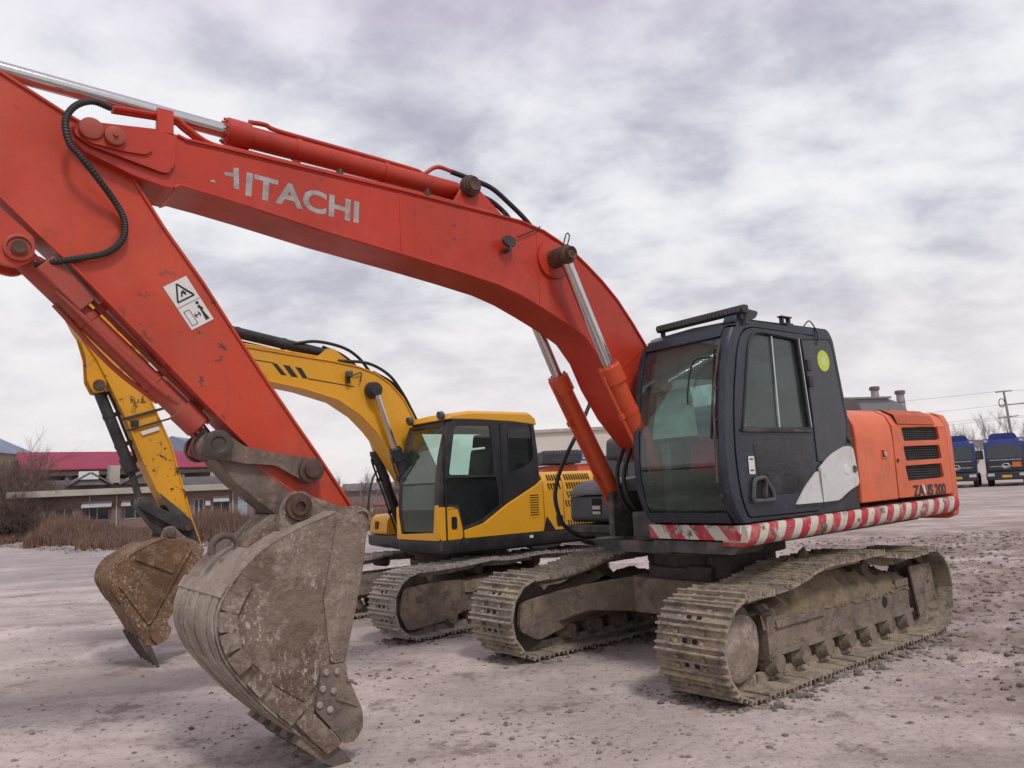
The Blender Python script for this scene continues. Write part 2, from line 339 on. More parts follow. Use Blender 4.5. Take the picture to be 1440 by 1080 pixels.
me.vertices.foreach_set('co', np.concatenate([verts.ravel(), [0, 0, 0]]).astype(np.float32))
cen = np.stack([np.full(na, nr * na), idx[0], nx[0]], -1)
nq = len(quads); me.loops.add(nq * 4 + na * 3); me.polygons.add(nq + na)
me.loops.foreach_set('vertex_index', np.concatenate([quads.ravel(), cen.ravel()]).astype(np.int32))
me.polygons.foreach_set('loop_start', np.concatenate([np.arange(nq) * 4, nq * 4 + np.arange(na) * 3]).astype(np.int32))
me.update(calc_edges=True); me.validate(); me.polygons.foreach_set('use_smooth', [True] * len(me.polygons))
m, nt, b, L = base('yard_ground'); v = nd(nt, 'ShaderNodeTexCoord').outputs['Object']
vr = nd(nt, 'ShaderNodeMapping'); vr.inputs['Rotation'].default_value = (0, 0, R(38)); vr.inputs['Scale'].default_value = (.35, 1.5, 1); L(v, vr.inputs[0])
c = mix(nt, noise(nt, v, .26, 7, .66, .40, .60), (.56, .48, .44), (.40, .338, .31))
c = mix(nt, mul(nt, noise(nt, vr.outputs[0], .55, 7, .66, .46, .66), .75), c, (.235, .188, .168))
c = mix(nt, mul(nt, noise(nt, v, .9, 7, .7, .50, .70), .55), c, (.68, .60, .56))
c = mix(nt, mul(nt, noise(nt, v, 1.3, 9, .76, .55, .63), .75), c, (.20, .15, .125))
sx = nd(nt, 'ShaderNodeSeparateXYZ'); L(v, sx.inputs[0])
ch = nd(nt, 'ShaderNodeMath', operation='MULTIPLY_ADD', n_1=-.25); L(sx.outputs[1], ch.inputs[0]); L(sx.outputs[0], ch.inputs[2])
cm = nd(nt, 'ShaderNodeMapRange', interpolation_type='SMOOTHSTEP'); cm.inputs['From Min'].default_value = .7; cm.inputs['From Max'].default_value = 2.6; L(ch.outputs[0], cm.inputs[0])
cy_ = nd(nt, 'ShaderNodeMapRange', interpolation_type='SMOOTHSTEP'); cy_.inputs['From Min'].default_value = 16; cy_.inputs['From Max'].default_value = 26; cy_.inputs['To Min'].default_value = 1; cy_.inputs['To Max'].default_value = .35; L(sx.outputs[1], cy_.inputs[0])
mk = mul(nt, mul(nt, cm.outputs[0], cy_.outputs[0]), noise(nt, v, .8, 6, .65, .34, .58))
c = mix(nt, mul(nt, mk, .95), c, mix(nt, noise(nt, v, 5, 6, .7, .4, .65), (.19, .14, .12), (.32, .25, .215)))
c = mix(nt, mul(nt, noise(nt, v, 12, 7, .78, .50, .64), .5), c, (.20, .155, .135))
c = mix(nt, mul(nt, noise(nt, v, 60, 3, .7, .55, .68), .40), c, (.52, .47, .45))
c = mix(nt, mul(nt, noise(nt, v, 34, 4, .75, .58, .68), .5), c, (.10, .085, .08))
# darker tarmac lane towards the reeds, and a straight slab joint with a shallow dark edge near the bucket
def lin(kx, ky, k0):
    a_ = nd(nt, 'ShaderNodeMath', operation='MULTIPLY_ADD', n_1=kx, n_2=k0); L(sx.outputs[0], a_.inputs[0]); a2 = nd(nt, 'ShaderNodeMath', operation='MULTIPLY_ADD', n_1=ky); L(sx.outputs[1], a2.inputs[0]); L(a_.outputs[0], a2.inputs[2]); return a2.outputs[0]
def rng_(s, a, b_, o0=0.0, o1=1.0):
    m_ = nd(nt, 'ShaderNodeMapRange', interpolation_type='SMOOTHSTEP')
    for k, q_ in (('From Min', a), ('From Max', b_), ('To Min', o0), ('To Max', o1)): m_.inputs[k].default_value = q_
    L(s, m_.inputs[0]); return m_.outputs[0]
lane = mul(nt, mul(nt, rng_(lin(-.24, 1, 0), 18.1, 18.9), rng_(sx.outputs[0], -1.5, -4.0)), rng_(noise(nt, v, .5, 5, .6, .2, .8), .1, .6, .35, 1.0))
c = mix(nt, mul(nt, lane, .55), c, (.27, .235, .24))
sl_ = lin(-.30, 1, 0); jn = mul(nt, mul(nt, rng_(sl_, 8.05, 8.15), rng_(sl_, 9.6, 8.6)), rng_(sx.outputs[0], -1.0, -2.6)); c = mix(nt, mul(nt, jn, .5), c, (.25, .20, .19))
L(c, b.inputs['Base Color']); b.inputs['Roughness'].default_value = .9; b.inputs['Specular IOR Level'].default_value = .2
vo = nd(nt, 'ShaderNodeTexVoronoi', i_Scale=26.0); L(v, vo.inputs['Vector'])
h1 = nd(nt, 'ShaderNodeMath', operation='MULTIPLY_ADD', n_1=-.35); L(vo.outputs['Distance'], h1.inputs[0]); L(noise(nt, v, 9, 8, .72, .2, .8), h1.inputs[2])
bump(nt, b, h1.outputs[0], .5, .035)
me.materials.append(m); go = bpy.data.objects.new('ground', me); COL.objects.link(go); go['kind'] = 'structure'

# stones, crumbs and clods: real lumps scattered on the yard
def lumps(name, n, fx, smin, smax, mat, label, flat=.55):
    base_v = np.array([(0, 0, 1), (.89, 0, .45), (.28, .85, .45), (-.72, .53, .45), (-.72, -.53, .45), (.28, -.85, .45), (.72, .53, -.45), (-.28, .85, -.45), (-.89, 0, -.45), (-.28, -.85, -.45), (.72, -.53, -.45), (0, 0, -1)])
    bf = np.array([(0, 1, 2), (0, 2, 3), (0, 3, 4), (0, 4, 5), (0, 5, 1), (1, 6, 2), (2, 7, 3), (3, 8, 4), (4, 9, 5), (5, 10, 1), (6, 7, 2), (7, 8, 3), (8, 9, 4), (9, 10, 5), (10, 6, 1), (11, 7, 6), (11, 8, 7), (11, 9, 8), (11, 10, 9), (11, 6, 10)])
    P = np.array([fx() for _ in range(n)]); s = smin * (smax / smin) ** (rng.random(n) ** 2.2)
    V = base_v[None] * (1 + .45 * (rng.random((n, 12, 1)) - .5)) * s[:, None, None]
    an = rng.random(n) * 6.28; ca, sa = np.cos(an)[:, None], np.sin(an)[:, None]
    V = np.stack([V[..., 0] * ca - V[..., 1] * sa * 1.3, V[..., 0] * sa + V[..., 1] * ca, V[..., 2] * flat], -1)
    V[..., 0] += P[:, :1]; V[..., 1] += P[:, 1:]; V[..., 2] += (gh(P[:, 0], P[:, 1]) + s * flat * .25)[:, None]
    F = (bf[None] + (np.arange(n) * 12)[:, None, None]).reshape(-1, 3)
    me = bpy.data.meshes.new(name); me.from_pydata(V.reshape(-1, 3).tolist(), [], F.tolist()); me.materials.append(MAT[mat])
    o = bpy.data.objects.new(name, me); COL.objects.link(o); return tag(o, label, 'stones', kind='stuff')
plain('stone', (.36, .31, .295), .9, 0, .3, 9, .3); plain('stone_dark', (.25, .20, .175), .95, 0, .3, 9, .3)
def fld():
    d = 3.6 * (30 / 3.6) ** (random.random() ** 1.1); a = R(random.uniform(50, 132)); return (d * math.cos(a), d * math.sin(a))
def mudside():
    while True:
        x = random.uniform(2.6, 13); y = random.uniform(5.2, 19)
        if x - .25 * (y - 6) > 3.3 + random.uniform(-.6, .6): return (x, y)
def clus():
    cxs = ((1.9, 6.1), (.9, 6.3), (-.2, 5.6), (2.75, 6.6), (3.6, 7.2), (-1.4, 7.3), (.6, 5.2)); q = random.choice(cxs); return (q[0] + random.gauss(0, .28), q[1] + random.gauss(0, .22))
lumps('gravel', 7000, fld, .004, .018, 'stone', 'small pale stones strewn over the whole yard')
lumps('dirt_crumbs', 1300, fld, .005, .022, 'stone_dark', 'small dark dirt crumbs strewn over the whole yard')
lumps('mud_clods', 9000, mudside, .008, .045, 'stone_dark', 'dark broken mud clods beside the right crawler track', .6)
lumps('track_crumbs', 420, clus, .006, .026, 'stone_dark', 'dark crumbs fallen between the crawler tracks and the bucket', .6)

def fringe():
    ox, oy, ya, g_, w_, L_ = random.choice(((1.97, 7.98, R(220.5), 1.16, .31, 1.7), (1.97, 7.98, R(220.5), 1.16, .31, 1.7), (-.913, 10.683, R(223.86), 1.0, .245, 1.5)))
    s_ = random.choice((1, 1, -1)); x = random.uniform(-L_, L_) if random.random() < .8 else L_ + abs(random.gauss(0, .15)); y = s_ * g_ + (random.choice((-1, 1)) * (w_ + abs(random.gauss(0, .07))) if abs(x) <= L_ else random.uniform(-w_, w_))
    return (ox + x * math.cos(ya) - y * math.sin(ya), oy + x * math.sin(ya) + y * math.cos(ya))
lumps('pushed_soil', 1500, fringe, .008, .05, 'stone_dark', 'crumbly soil pushed up along the crawler tracks', .55)
# ------------------------------------------------------------------ dry reeds
def reeds(name, n, region, hmin, hmax, mat, label):
    X = []; F = []
    for i in range(n):
        x, y, k = region(); h = random.uniform(hmin, hmax) * k; w = random.uniform(.012, .03); a = random.uniform(0, 6.28); lx = random.gauss(0, .16) * h; ly = random.gauss(0, .16) * h
        dx, dy = w * math.cos(a), w * math.sin(a); o = len(X)
        X += [(x - dx, y - dy, -.05), (x + dx, y + dy, -.05), (x + dx * .8 + lx * .4, y + dy * .8 + ly * .4, h * .55), (x - dx * .8 + lx * .4, y - dy * .8 + ly * .4, h * .55), (x + lx, y + ly, h)]
        F += [(o, o + 1, o + 2, o + 3), (o + 3, o + 2, o + 4)]
    mb = MB(); mb.v = X; mb.f = F; o = mb.build(name, mat, None, ang=0, recalc=False); return tag(o, label, 'reeds', kind='stuff')
m, nt, b, L = base('reed'); v = nd(nt, 'ShaderNodeTexCoord').outputs['Object']
c = mix(nt, noise(nt, v, .7, 5, .6, .35, .65), (.20, .12, .082), (.13, .075, .062)); c = mix(nt, mul(nt, noise(nt, v, 6, 3, .6, .45, .7), .6), c, (.27, .18, .115)); L(c, b.inputs['Base Color']); b.inputs['Roughness'].default_value = .9
def reed_reg():
    t = random.random(); x = -36 + t * 29.5; ed = 29.3 + max(0, -16 - x) * .95 + .8 * math.sin(x * 1.3) + .4 * math.sin(x * 3.1)
    d = random.random() ** 1.3 * 7.5; y = ed + d; k = (.45 + .55 * min(1, d / 2)) * (.75 + .35 * math.sin(x * .9 + y * .4))
    return x, y, max(.35, k)
reeds('dry_reeds', 26000, reed_reg, .75, 1.35, 'reed', 'band of dry brown reeds in front of the brick house')
def reed_mid():
    x = random.uniform(-9, 1.5); y = random.uniform(44, 52); return x, y, .9
reeds('dry_grass', 4000, reed_mid, .4, .9, 'reed', 'dry brown grass far behind the yellow excavator')
def rub():
    x = random.uniform(-24, -8); ed = 29.0 + max(0, -16 - x) * .95; return (x, ed + random.gauss(0, .5))
lumps('rubble', 500, rub, .03, .16, 'stone', 'pale rubble along the edge of the dry reeds', .7)

# ------------------------------------------------------------------ bare trees
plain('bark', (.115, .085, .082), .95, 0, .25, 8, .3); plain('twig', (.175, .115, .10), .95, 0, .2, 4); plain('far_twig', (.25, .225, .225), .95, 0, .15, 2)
def tree_mesh(seed, h, spread, levels, nb, r0, stems=1):
    rd = random.Random(seed); tr = MB(); cw = MB()
    def grow(p, d, ln, r, lv):
        pts = [p]; q = p.copy(); dd = d.copy(); n = 4 if lv > 1 else 3
        for i in range(n):
            dd = (dd + Vector((rd.gauss(0, .14), rd.gauss(0, .14), rd.gauss(.05, .08)))).normalized(); q = q + dd * ln / n; pts.append(q.copy())
        (tr if lv == levels else cw).tube(pts, lambda t, i: r * (1 - .55 * t), 6 if lv == levels else 3, caps=False)
        if lv == 0: return
        for k in range(nb + rd.randint(-1, 1)):
            t = rd.uniform(.35, 1.0) if lv < levels else rd.uniform(.25, 1.0); i = min(n - 1, int(t * n)); s = pts[i].lerp(pts[i + 1], t * n - i)
            a = rd.uniform(0, 6.28); u, w = frame_of(dd); sp = spread * rd.uniform(.6, 1.2)
            nd_ = (dd + (u * math.cos(a) + w * math.sin(a)) * sp).normalized(); grow(s, nd_, ln * rd.uniform(.5, .72), r * .5 * (1.15 - .4 * t), lv - 1)
    for s_ in range(stems):
        p = Vector((0, 0, 0)) if stems == 1 else Vector((rd.gauss(0, .35), rd.gauss(0, .35), 0))
        d = Vector((rd.gauss(0, .08), rd.gauss(0, .08), 1)) if stems == 1 else Vector((rd.gauss(0, .45), rd.gauss(0, .45), 1)); grow(p, d.normalized(), h, r0, levels)
    return tr, cw
protos = {}
def tree(kind, loc, rz, sc, label, group=None, mats=('bark', 'twig'), name='bare_tree', cat='tree'):
    o = thing(name, loc, rz, label, cat, group); o.scale = (sc,) * 3
    if kind not in protos:
        spec = {'tall': (3, 2.6, .55, 4, 5, .10, 1), 'poplar': (11, 4.2, .33, 4, 5, .10, 1), 'bush': (21, 1.5, .7, 3, 6, .035, 11), 'round': (31, 1.8, .75, 4, 5, .11, 1)}[kind]
        a, c_ = tree_mesh(*spec); protos[kind] = (a.mesh('trunk', mats[0], 60, False), c_.mesh('crown', mats[1], 60, False))
    for nm, me in zip(('trunk', 'crown'), protos[kind]):
        p = bpy.data.objects.new(nm, me); COL.objects.link(p); p.parent = o
    return o
tree('tall', (-24.6, 38.6, 0), .3, 1.2, 'tall thin bare tree left of the red roof', 'bare trees and shrubs by the houses')
tree('tall', (-23.4, 41.2, 0), 2.1, .95, 'smaller bare tree in front of the red roof', 'bare trees and shrubs by the houses')
BL = ['broad leafless shrub beside the left end of the brick house', 'dense leafless shrub near the left edge of the picture', 'small leafless shrub before the dark doorway of the brick house', 'leafless shrub cut off by the left edge', 'tall leafless shrub below the tan house', 'tall leafless shrub farthest back at the left edge', 'low leafless shrub at the left corner of the brick house']
for i, (x, y, s) in enumerate(((-26.6, 40.2, 1.45), (-28.2, 39.8, 1.5), (-24.6, 38.7, .95), (-30.4, 41.0, 1.4), (-27.4, 41.6, 1.7), (-29.2, 42.0, 1.7), (-25.8, 39.3, 1.15))):
    tree('bush', (x, y, 0), i * 1.7, s, BL[i], 'bare trees and shrubs by the houses', name='bare_shrub', cat='shrub')
FT = ['pale bare poplar left of the utility pole', 'pale bare poplar behind the utility pole', 'thin bare poplar above the partly hidden blue truck', 'bare poplar left of the counterweight edge poplars', 'bare poplar at the right edge behind the blue truck', 'bare poplar between the two trucks']
for i, (x, y, s) in enumerate(((67, 110, 1.12), (70.4, 111, 1.16), (62.5, 108, .9), (64.3, 112, .95), (74.0, 112, .95), (68.6, 116, .9))):
    tree('poplar', (x, y, 0), i * 2.3, s, FT[i], 'poplars behind the trucks', ('far_twig', 'far_twig'))
for i, (x, y, s) in enumerate(((-16.2, 72, 1.0), (-13.6, 74, .95), (-11.9, 73, 1.05), (-10.4, 75, 1.0), (-8.5, 72, .95), (-14.9, 75, 1.1), (-9.3, 70, .9))):
    tree('round', (x, y, 0), i * 1.9, s, ['leftmost bare tree of the far row, beside the bucket edge', 'second bare tree of the far row from the left', 'middle bare tree of the far row', 'bare tree of the far row right of the middle one', 'rightmost bare tree of the far row, by the yellow cab', 'bare tree of the far row behind the two leftmost', 'nearest bare tree of the far row, by the black boom cylinder'][i], 'far row of bare trees', ('far_twig', 'far_twig'))

# ------------------------------------------------------------------ buildings on the left
def brickmat(name, c1, c2, mort, sx, sz):
    m, nt, b, L = base(name); v = nd(nt, 'ShaderNodeTexCoord').outputs['Object']; mp = nd(nt, 'ShaderNodeMapping'); mp.inputs['Rotation'].default_value = (R(-90), 0, 0); L(v, mp.inputs[0])
    br = nd(nt, 'ShaderNodeTexBrick', i_Scale=1.0); br.inputs['Color1'].default_value = (*c1, 1); br.inputs['Color2'].default_value = (*c2, 1); br.inputs['Mortar'].default_value = (*mort, 1)
    br.inputs['Brick Width'].default_value = sx; br.inputs['Row Height'].default_value = sz; br.inputs['Mortar Size'].default_value = .012; L(mp.outputs[0], br.inputs['Vector'])
    c = mix(nt, mul(nt, noise(nt, v, 1.1, 7, .65, .42, .7), .5), br.outputs[0], (.20, .15, .14)); L(c, b.inputs['Base Color']); b.inputs['Roughness'].default_value = .9
brickmat('brick', (.23, .115, .095), (.17, .085, .075), (.25, .21, .19), .24, .07)
plain('eave_concrete', (.44, .41, .345), .9, 0, .12, 1.2, .2); plain('awning', (.44, .42, .42), .8, 0, .15, 3); plain('old_wall', (.22, .195, .20), .9, 0, .2, 1.0, .2)
plain('tile_roof', (.20, .175, .175), .9, 0, .2, 4, .3); plain('tan_wall', (.46, .34, .25), .9, 0, .1, 1); plain('blue_roof', (.20, .24, .33), .7, 0, .1, 1)
plain('pale_blue', (.34, .39, .45), .6); plain('pipe_white', (.55, .53, .51), .7); plain('cream_wall', (.60, .56, .48), .8, 0, .06, .5)
m, nt, b, L = base('red_sheet'); v = nd(nt, 'ShaderNodeTexCoord').outputs['Object']
wv = nd(nt, 'ShaderNodeTexWave', i_Scale=4.0); L(v, wv.inputs['Vector']); c = mix(nt, noise(nt, v, .6, 5, .6, .3, .7), (.29, .018, .055), (.235, .015, .045)); L(c, b.inputs['Base Color']); b.inputs['Roughness'].default_value = .5
bump(nt, b, wv.outputs[0], .3, .04)
H = thing('brick_house', (-25.4, 39.2, 0), math.atan2(3.0, 8.1), 'low brick house with concrete eave band and white window awnings', 'house')
hl = 11.6
MB().plate([(0, 0), (hl, 0), (hl, 2.15), (0, 2.15)], 0, .25, [[(x0, z0), (x1, z0), (x1, z1), (x0, z1)] for x0, x1, z0, z1 in ((1.75, 2.6, .4, 1.55), (3.1, 4.25, .85, 1.8), (4.95, 6.0, .85, 1.8), (8.35, 8.85, .6, 1.75), (9.3, 10.2, .85, 1.75))]).build('wall', 'brick', H)
MB().box(0, hl, 3.9, 4.1, 0, 2.15).box(0, .2, .26, 3.89, 0, 2.15).box(hl - .2, hl, .26, 3.89, 0, 2.15).build('rear_wall', 'old_wall', H)
MB().box(-.3, hl + .3, -.55, 4.3, 2.16, 2.48).build('roof', 'eave_concrete', H, bev=.02)
for i, (x0, x1, z0, z1) in enumerate(((1.75, 2.6, .4, 1.55), (3.1, 4.25, .85, 1.8), (4.95, 6.0, .85, 1.8), (8.35, 8.85, .6, 1.75), (9.3, 10.2, .85, 1.75))):
    w = MB(); 
    for a in (x0, (x0 + x1) / 2 - .025, x1 - .05): w.box(a, a + .05, .10, .16, z0, z1)
    w.box(x0, x1, .101, .159, z0, z0 + .05).box(x0, x1, .101, .159, z1 - .05, z1); w = w.build('window', 'pipe_white', H)
    MB().box(x0, x1, .12, .13, z0, z1).build('pane', 'house_glass', w)
for x0, x1 in ((3.0, 4.4), (4.85, 6.1), (9.35, 10.15)):
    MB().plate([(0, 1.85), (-.45, 1.56), (-.45, 1.53), (0, 1.81)], x0, x1, M=YZ).build('awning', 'awning', H)
for x in (3.35, 4.6, 10.35): MB().cyl((x, -.08, .02), (x, -.08, 2.15), .03, n=6).build('drain_pipe', 'pipe_white', H)
MB().box(8.95, 9.2, -.25, 0, 1.35, 1.6).build('air_conditioner', 'pipe_white', H, bev=.01)
MB().box(10.6, 11.1, -.06, 0, .3, 2.0).build('shutter', 'pale_blue', H)
O_ = thing('old_house', (-29.6, 46.0, 0), math.atan2(7, 8.8), 'old grey house with small tiled gables behind the brick house', 'house')
MB().box(0, 16, 0, 4, 0, 3.25).build('wall', 'old_wall', O_)
for gx, gw_ in ((2.6, 2.1), (5.5, 2.6), (12.2, 2.6)):
    MB().plate([(gx, 2.9), (gx + gw_, 2.9), (gx + gw_ / 2, 3.55)], -.5, .6).build('gable', 'old_wall', O_)
    g = MB(); g.strip([(gx - .2, 2.86), (gx + gw_ / 2, 3.62)], .1, -.65, .7); g.strip([(gx + gw_ / 2, 3.62), (gx + gw_ + .2, 2.86)], .1, -.65, .7); g.build('gable_roof', 'tile_roof', O_)
MB().box(4.75, 5.35, -.4, .3, 3.0, 4.1).build('chimney', 'eave_concrete', O_)
for x0, x1 in ((3.0, 4.1), (13.2, 15.2)): MB().box(x0, x1, -.62, -.55, 3.25, 3.75).build('white_sheet', 'white', O_)
Wh = thing('red_roof_shed', (-33.0, 51.3, 0), math.atan2(7, 8.8), 'long open shed with a crimson sheet metal roof', 'shed')
MB().plate([(0, 4.2), (2.8, 5.55), (2.8, 5.47), (0, 4.12)], 0, 13.2, M=YZ).build('roof', 'red_sheet', Wh)
MB().box(0, 13.2, 2.9, 6, 0, 5.0).build('rear_wall', 'dark_mud_and_shade', Wh)  # dark tone paints in the shade of the open shed
for i in range(6): MB().box(.1 + i * 2.55, .3 + i * 2.55, .2, .4, 0, 4.2).build('post', 'old_wall', Wh)
MB().box(0, 13.2, .1, .3, 3.75, 4.1).build('beam', 'dark_mud_and_shade', Wh)  # same dark tone, painting the shade under the eave
T = thing('tan_house', (-48.4, 60, 0), .12, 'tan house with blue grey hip roof at the left edge', 'house')
MB().box(0, 7.4, 0, 6, 0, 6.1).build('wall', 'tan_wall', T)
MB().add([(-.4, -.4, 6.1), (7.8, -.4, 6.1), (7.8, 6.4, 6.1), (-.4, 6.4, 6.1), (2.4, 3, 8.2), (4.6, 3, 8.2)], [(0, 1, 5, 4), (1, 2, 5), (2, 3, 4, 5), (3, 0, 4), (0, 3, 2, 1)]).build('roof', 'blue_roof', T, ang=0)
B_ = thing('blue_roof_house', (-47.5, 100, 0), 0, 'distant house with blue gabled roof behind the crimson roof', 'house')
MB().box(0, 8, 0, 8, 0, 8.0).build('wall', 'tan_wall', B_)
MB().plate([(-.5, 8.0), (8.5, 8.0), (3.0, 10.1)], -.5, 8.5).build('roof', 'blue_roof', B_)
D_ = thing('long_brown_shed', (-18.5, 82, 0), .05, 'long low brown shed on the horizon between the two machines', 'shed')
MB().box(0, 14, 0, 5, 0, 1.9).build('wall', 'brick', D_); MB().plate([(-.4, 1.9), (5.4, 1.9), (2.5, 2.7)], -.3, 14.3, M=YZ).build('roof', 'tile_roof', D_)
RW = thing('red_wall', (-10.8, 58, 0), .06, 'low dark red yard wall seen through the yellow boom cylinders', 'wall')
MB().box(0, 8.5, 0, .25, 0, .62).build('wall_base', 'brick', RW); MB().box(-.03, 8.53, -.04, .29, .62, .72).build('coping', 'red_sheet', RW)

# ------------------------------------------------------------------ behind the machines
CW = thing('cream_warehouse', (-1.2, 44.5, 0), -.06, 'long cream warehouse behind the two excavators', 'warehouse')
MB().box(0, 16, 0, 9, 0, 4.6).build('wall', 'cream_wall', CW); MB().box(-.15, 16.15, -.15, 9.15, 4.6, 4.78).build('parapet', 'eave_concrete', CW)
for i in range(5): MB().box(1.2 + i * 3.1, 2.4 + i * 3.1, -.04, 0, 2.0, 2.9).build('window', 'house_glass', CW)
plain('tank_white', (.60, .585, .55), .5, 0, .07, 1.5); plain('truck_blue', (.014, .032, .17), .35, 0, .12, 2); plain('truck_dark', (.03, .033, .04), .5); plain('sign_orange', (.75, .16, .03), .5)
plain('tyre', (.02, .02, .021), .85); plain('chrome', (.6, .6, .6), .25, .9); plain('plate_yellow', (.7, .42, .03), .5); plain('bg_orange', (.62, .12, .05), .55); plain('bg_blue', (.06, .14, .45), .5)
# orange machine parked behind the yellow one
BX = thing('orange_loader', (1.05, 19.6, 0), R(12), 'orange and black machine body parked behind the yellow excavator', 'machine')
MB().plate(rnd_poly([(-.75, 1.72), (1.2, 1.72), (1.2, 1.95), (.9, 2.12), (-.4, 2.1)], .06), -.5, .9).build('hood', 'bg_orange', BX, bev=.02)
MB().box(-.55, .42, -.75, .6, 2.13, 2.44).build('radiator', 'truck_dark', BX, bev=.03)
for i in range(12): MB().box(-.5 + i * .075, -.465 + i * .075, -.765, -.4, 2.36, 2.46).build('louver', 'grey_plastic', BX)
MB().box(.46, .86, -.6, -.2, 2.2, 2.46).build('blue_panel', 'bg_blue', BX, bev=.01)
text_mesh('lettering', 'ST', 'white', BX, .2, Matrix.Translation((.5, -.606, 2.24)) @ Matrix.Rotation(R(90), 4, 'X'), 1.1, .006)
MB().box(-.9, 1.5, -.4, 1.0, .9, 1.7).build('chassis', 'truck_dark', BX, bev=.03)
for x in (-.5, 1.1):
    for y in (-.35, .95): MB().rings((x, y - .15, .45), (0, 1, 0), [(0, .3), (.03, .45), (.27, .45), (.3, .3)], 20).build('wheel', 'tyre', BX)
GT = thing('grey_truck', (2.35, 21.0, 0), R(8), 'pale grey truck cab seen between the boom cylinders', 'truck')
MB().plate(rnd_poly([(-.45, .7), (1.4, .7), (1.4, 2.55), (-.25, 2.55), (-.45, 1.7)], .08), 0, 2.0).build('cab', 'tank_white', GT, bev=.04)
MB().box(.0, 1.2, -.02, 0, 1.7, 2.35).build('window', 'house_glass', GT)
MB().box(-.48, 1.45, -.1, 2.1, .4, .69).build('bumper', 'bg_orange', GT, bev=.03)
for x in (0, 1.1):
    for y in (.15, 1.9): MB().rings((x, y - .12, .42), (0, 1, 0), [(0, .3), (.03, .42), (.22, .42), (.25, .3)], 18).build('wheel', 'tyre', GT)
# steel stacks and utility pole
plain('stack_steel', (.36, .34, .35), .6, .2, .2, .6); plain('stack_cap', (.16, .13, .135), .8); plain('concrete_pole', (.30, .285, .28), .9)
for i, (x, z, lb) in enumerate(((71.0, 18.2, 'left pale industrial smokestack behind the orange engine cover'), (75.9, 17.2, 'right pale industrial smokestack behind the orange engine cover'))):
    c_ = thing('smokestack', (x, 150, 0), 0, lb, 'smokestack', 'pair of smokestacks')
    MB().rings((0, 0, 0), (0, 0, 1), [(0, 1.3), (z - 1.4, .72), (z - 1.3, .72)], 20).build('shaft', 'stack_steel', c_)
    MB().rings((0, 0, z - 1.3), (0, 0, 1), [(0, .72), (.1, .95), (.7, .95), (.8, .7)], 20).build('cap', 'stack_cap', c_)
    for k in range(4): MB().rings((0, 0, z - 3 - k * 1.4), (0, 0, 1), [(0, .80 + k * .05), (.18, .80 + k * .05)], 20).build('band', 'stack_cap', c_)
U = thing('utility_pole', (58.25, 90, 0), .3, 'concrete utility pole with crossarms at the right edge', 'pole'); U.rotation_euler = (0, R(-4), .3)
MB().cyl((0, 0, 0), (0, 0, 10.1), .19, .11, 12).build('shaft', 'concrete_pole', U)
for z, w in ((10.0, 2.4), (7.0, 3.0), (8.4, 3.8)): MB().box(-w / 2 + (.9 if z == 8.4 else 0), w / 2 + (.9 if z == 8.4 else 0), -.08, .08, z - .07, z + .07).build('crossarm', 'concrete_pole', U)
MB().tube([(-.1 + .45 * math.cos(a) - .5, 0, 8.7 + .5 * math.sin(a)) for a in np.linspace(0, 6.28, 20)], .05, 5).build('cable_coil', 'rubber', U)
for i, (z0, x1, y1, z1, lb) in enumerate(((10.1, 18, 140, 13.2, 'uppermost thin overhead wire on the right'), (8.5, 20, 140, 10.5, 'second thin overhead wire from the top'), (7.1, 22, 140, 8.6, 'third thin overhead wire from the top'), (6.9, 26, 135, 7.3, 'lowest thin overhead wire on the right'))):
    a_ = Vector((58, 90, z0)); b2 = Vector((x1, y1, z1)); c2 = Vector((90, 70, z0 - .5))
    pts = [a_.lerp(b2, t) - Vector((0, 0, 3.2 * t * (1 - t))) for t in np.linspace(1, 0, 24)] + [a_.lerp(c2, t) - Vector((0, 0, 3 * t * (1 - t))) for t in np.linspace(.05, 1, 12)]
    tag(MB().tube(pts, .013, 4).build('overhead_wire', 'rubber', None), lb, 'wire', 'overhead wires')

FP = thing('pale_plant_building', (60.0, 122, 0), R(-6), 'far pale plant building in the gap behind the blue trucks', 'building')
MB().box(0, 40, 0, 10, 0, 4.4).build('wall', 'cream_wall', FP); MB().plate([(-.3, 4.4), (10.3, 4.4), (5, 5.6)], -.3, 40.3, M=YZ).build('roof', 'tile_roof', FP)
for i in range(10): MB().box(2 + i * 3.8, 3.6 + i * 3.8, -.05, 0, 2.0, 3.4).build('window', 'house_glass', FP)
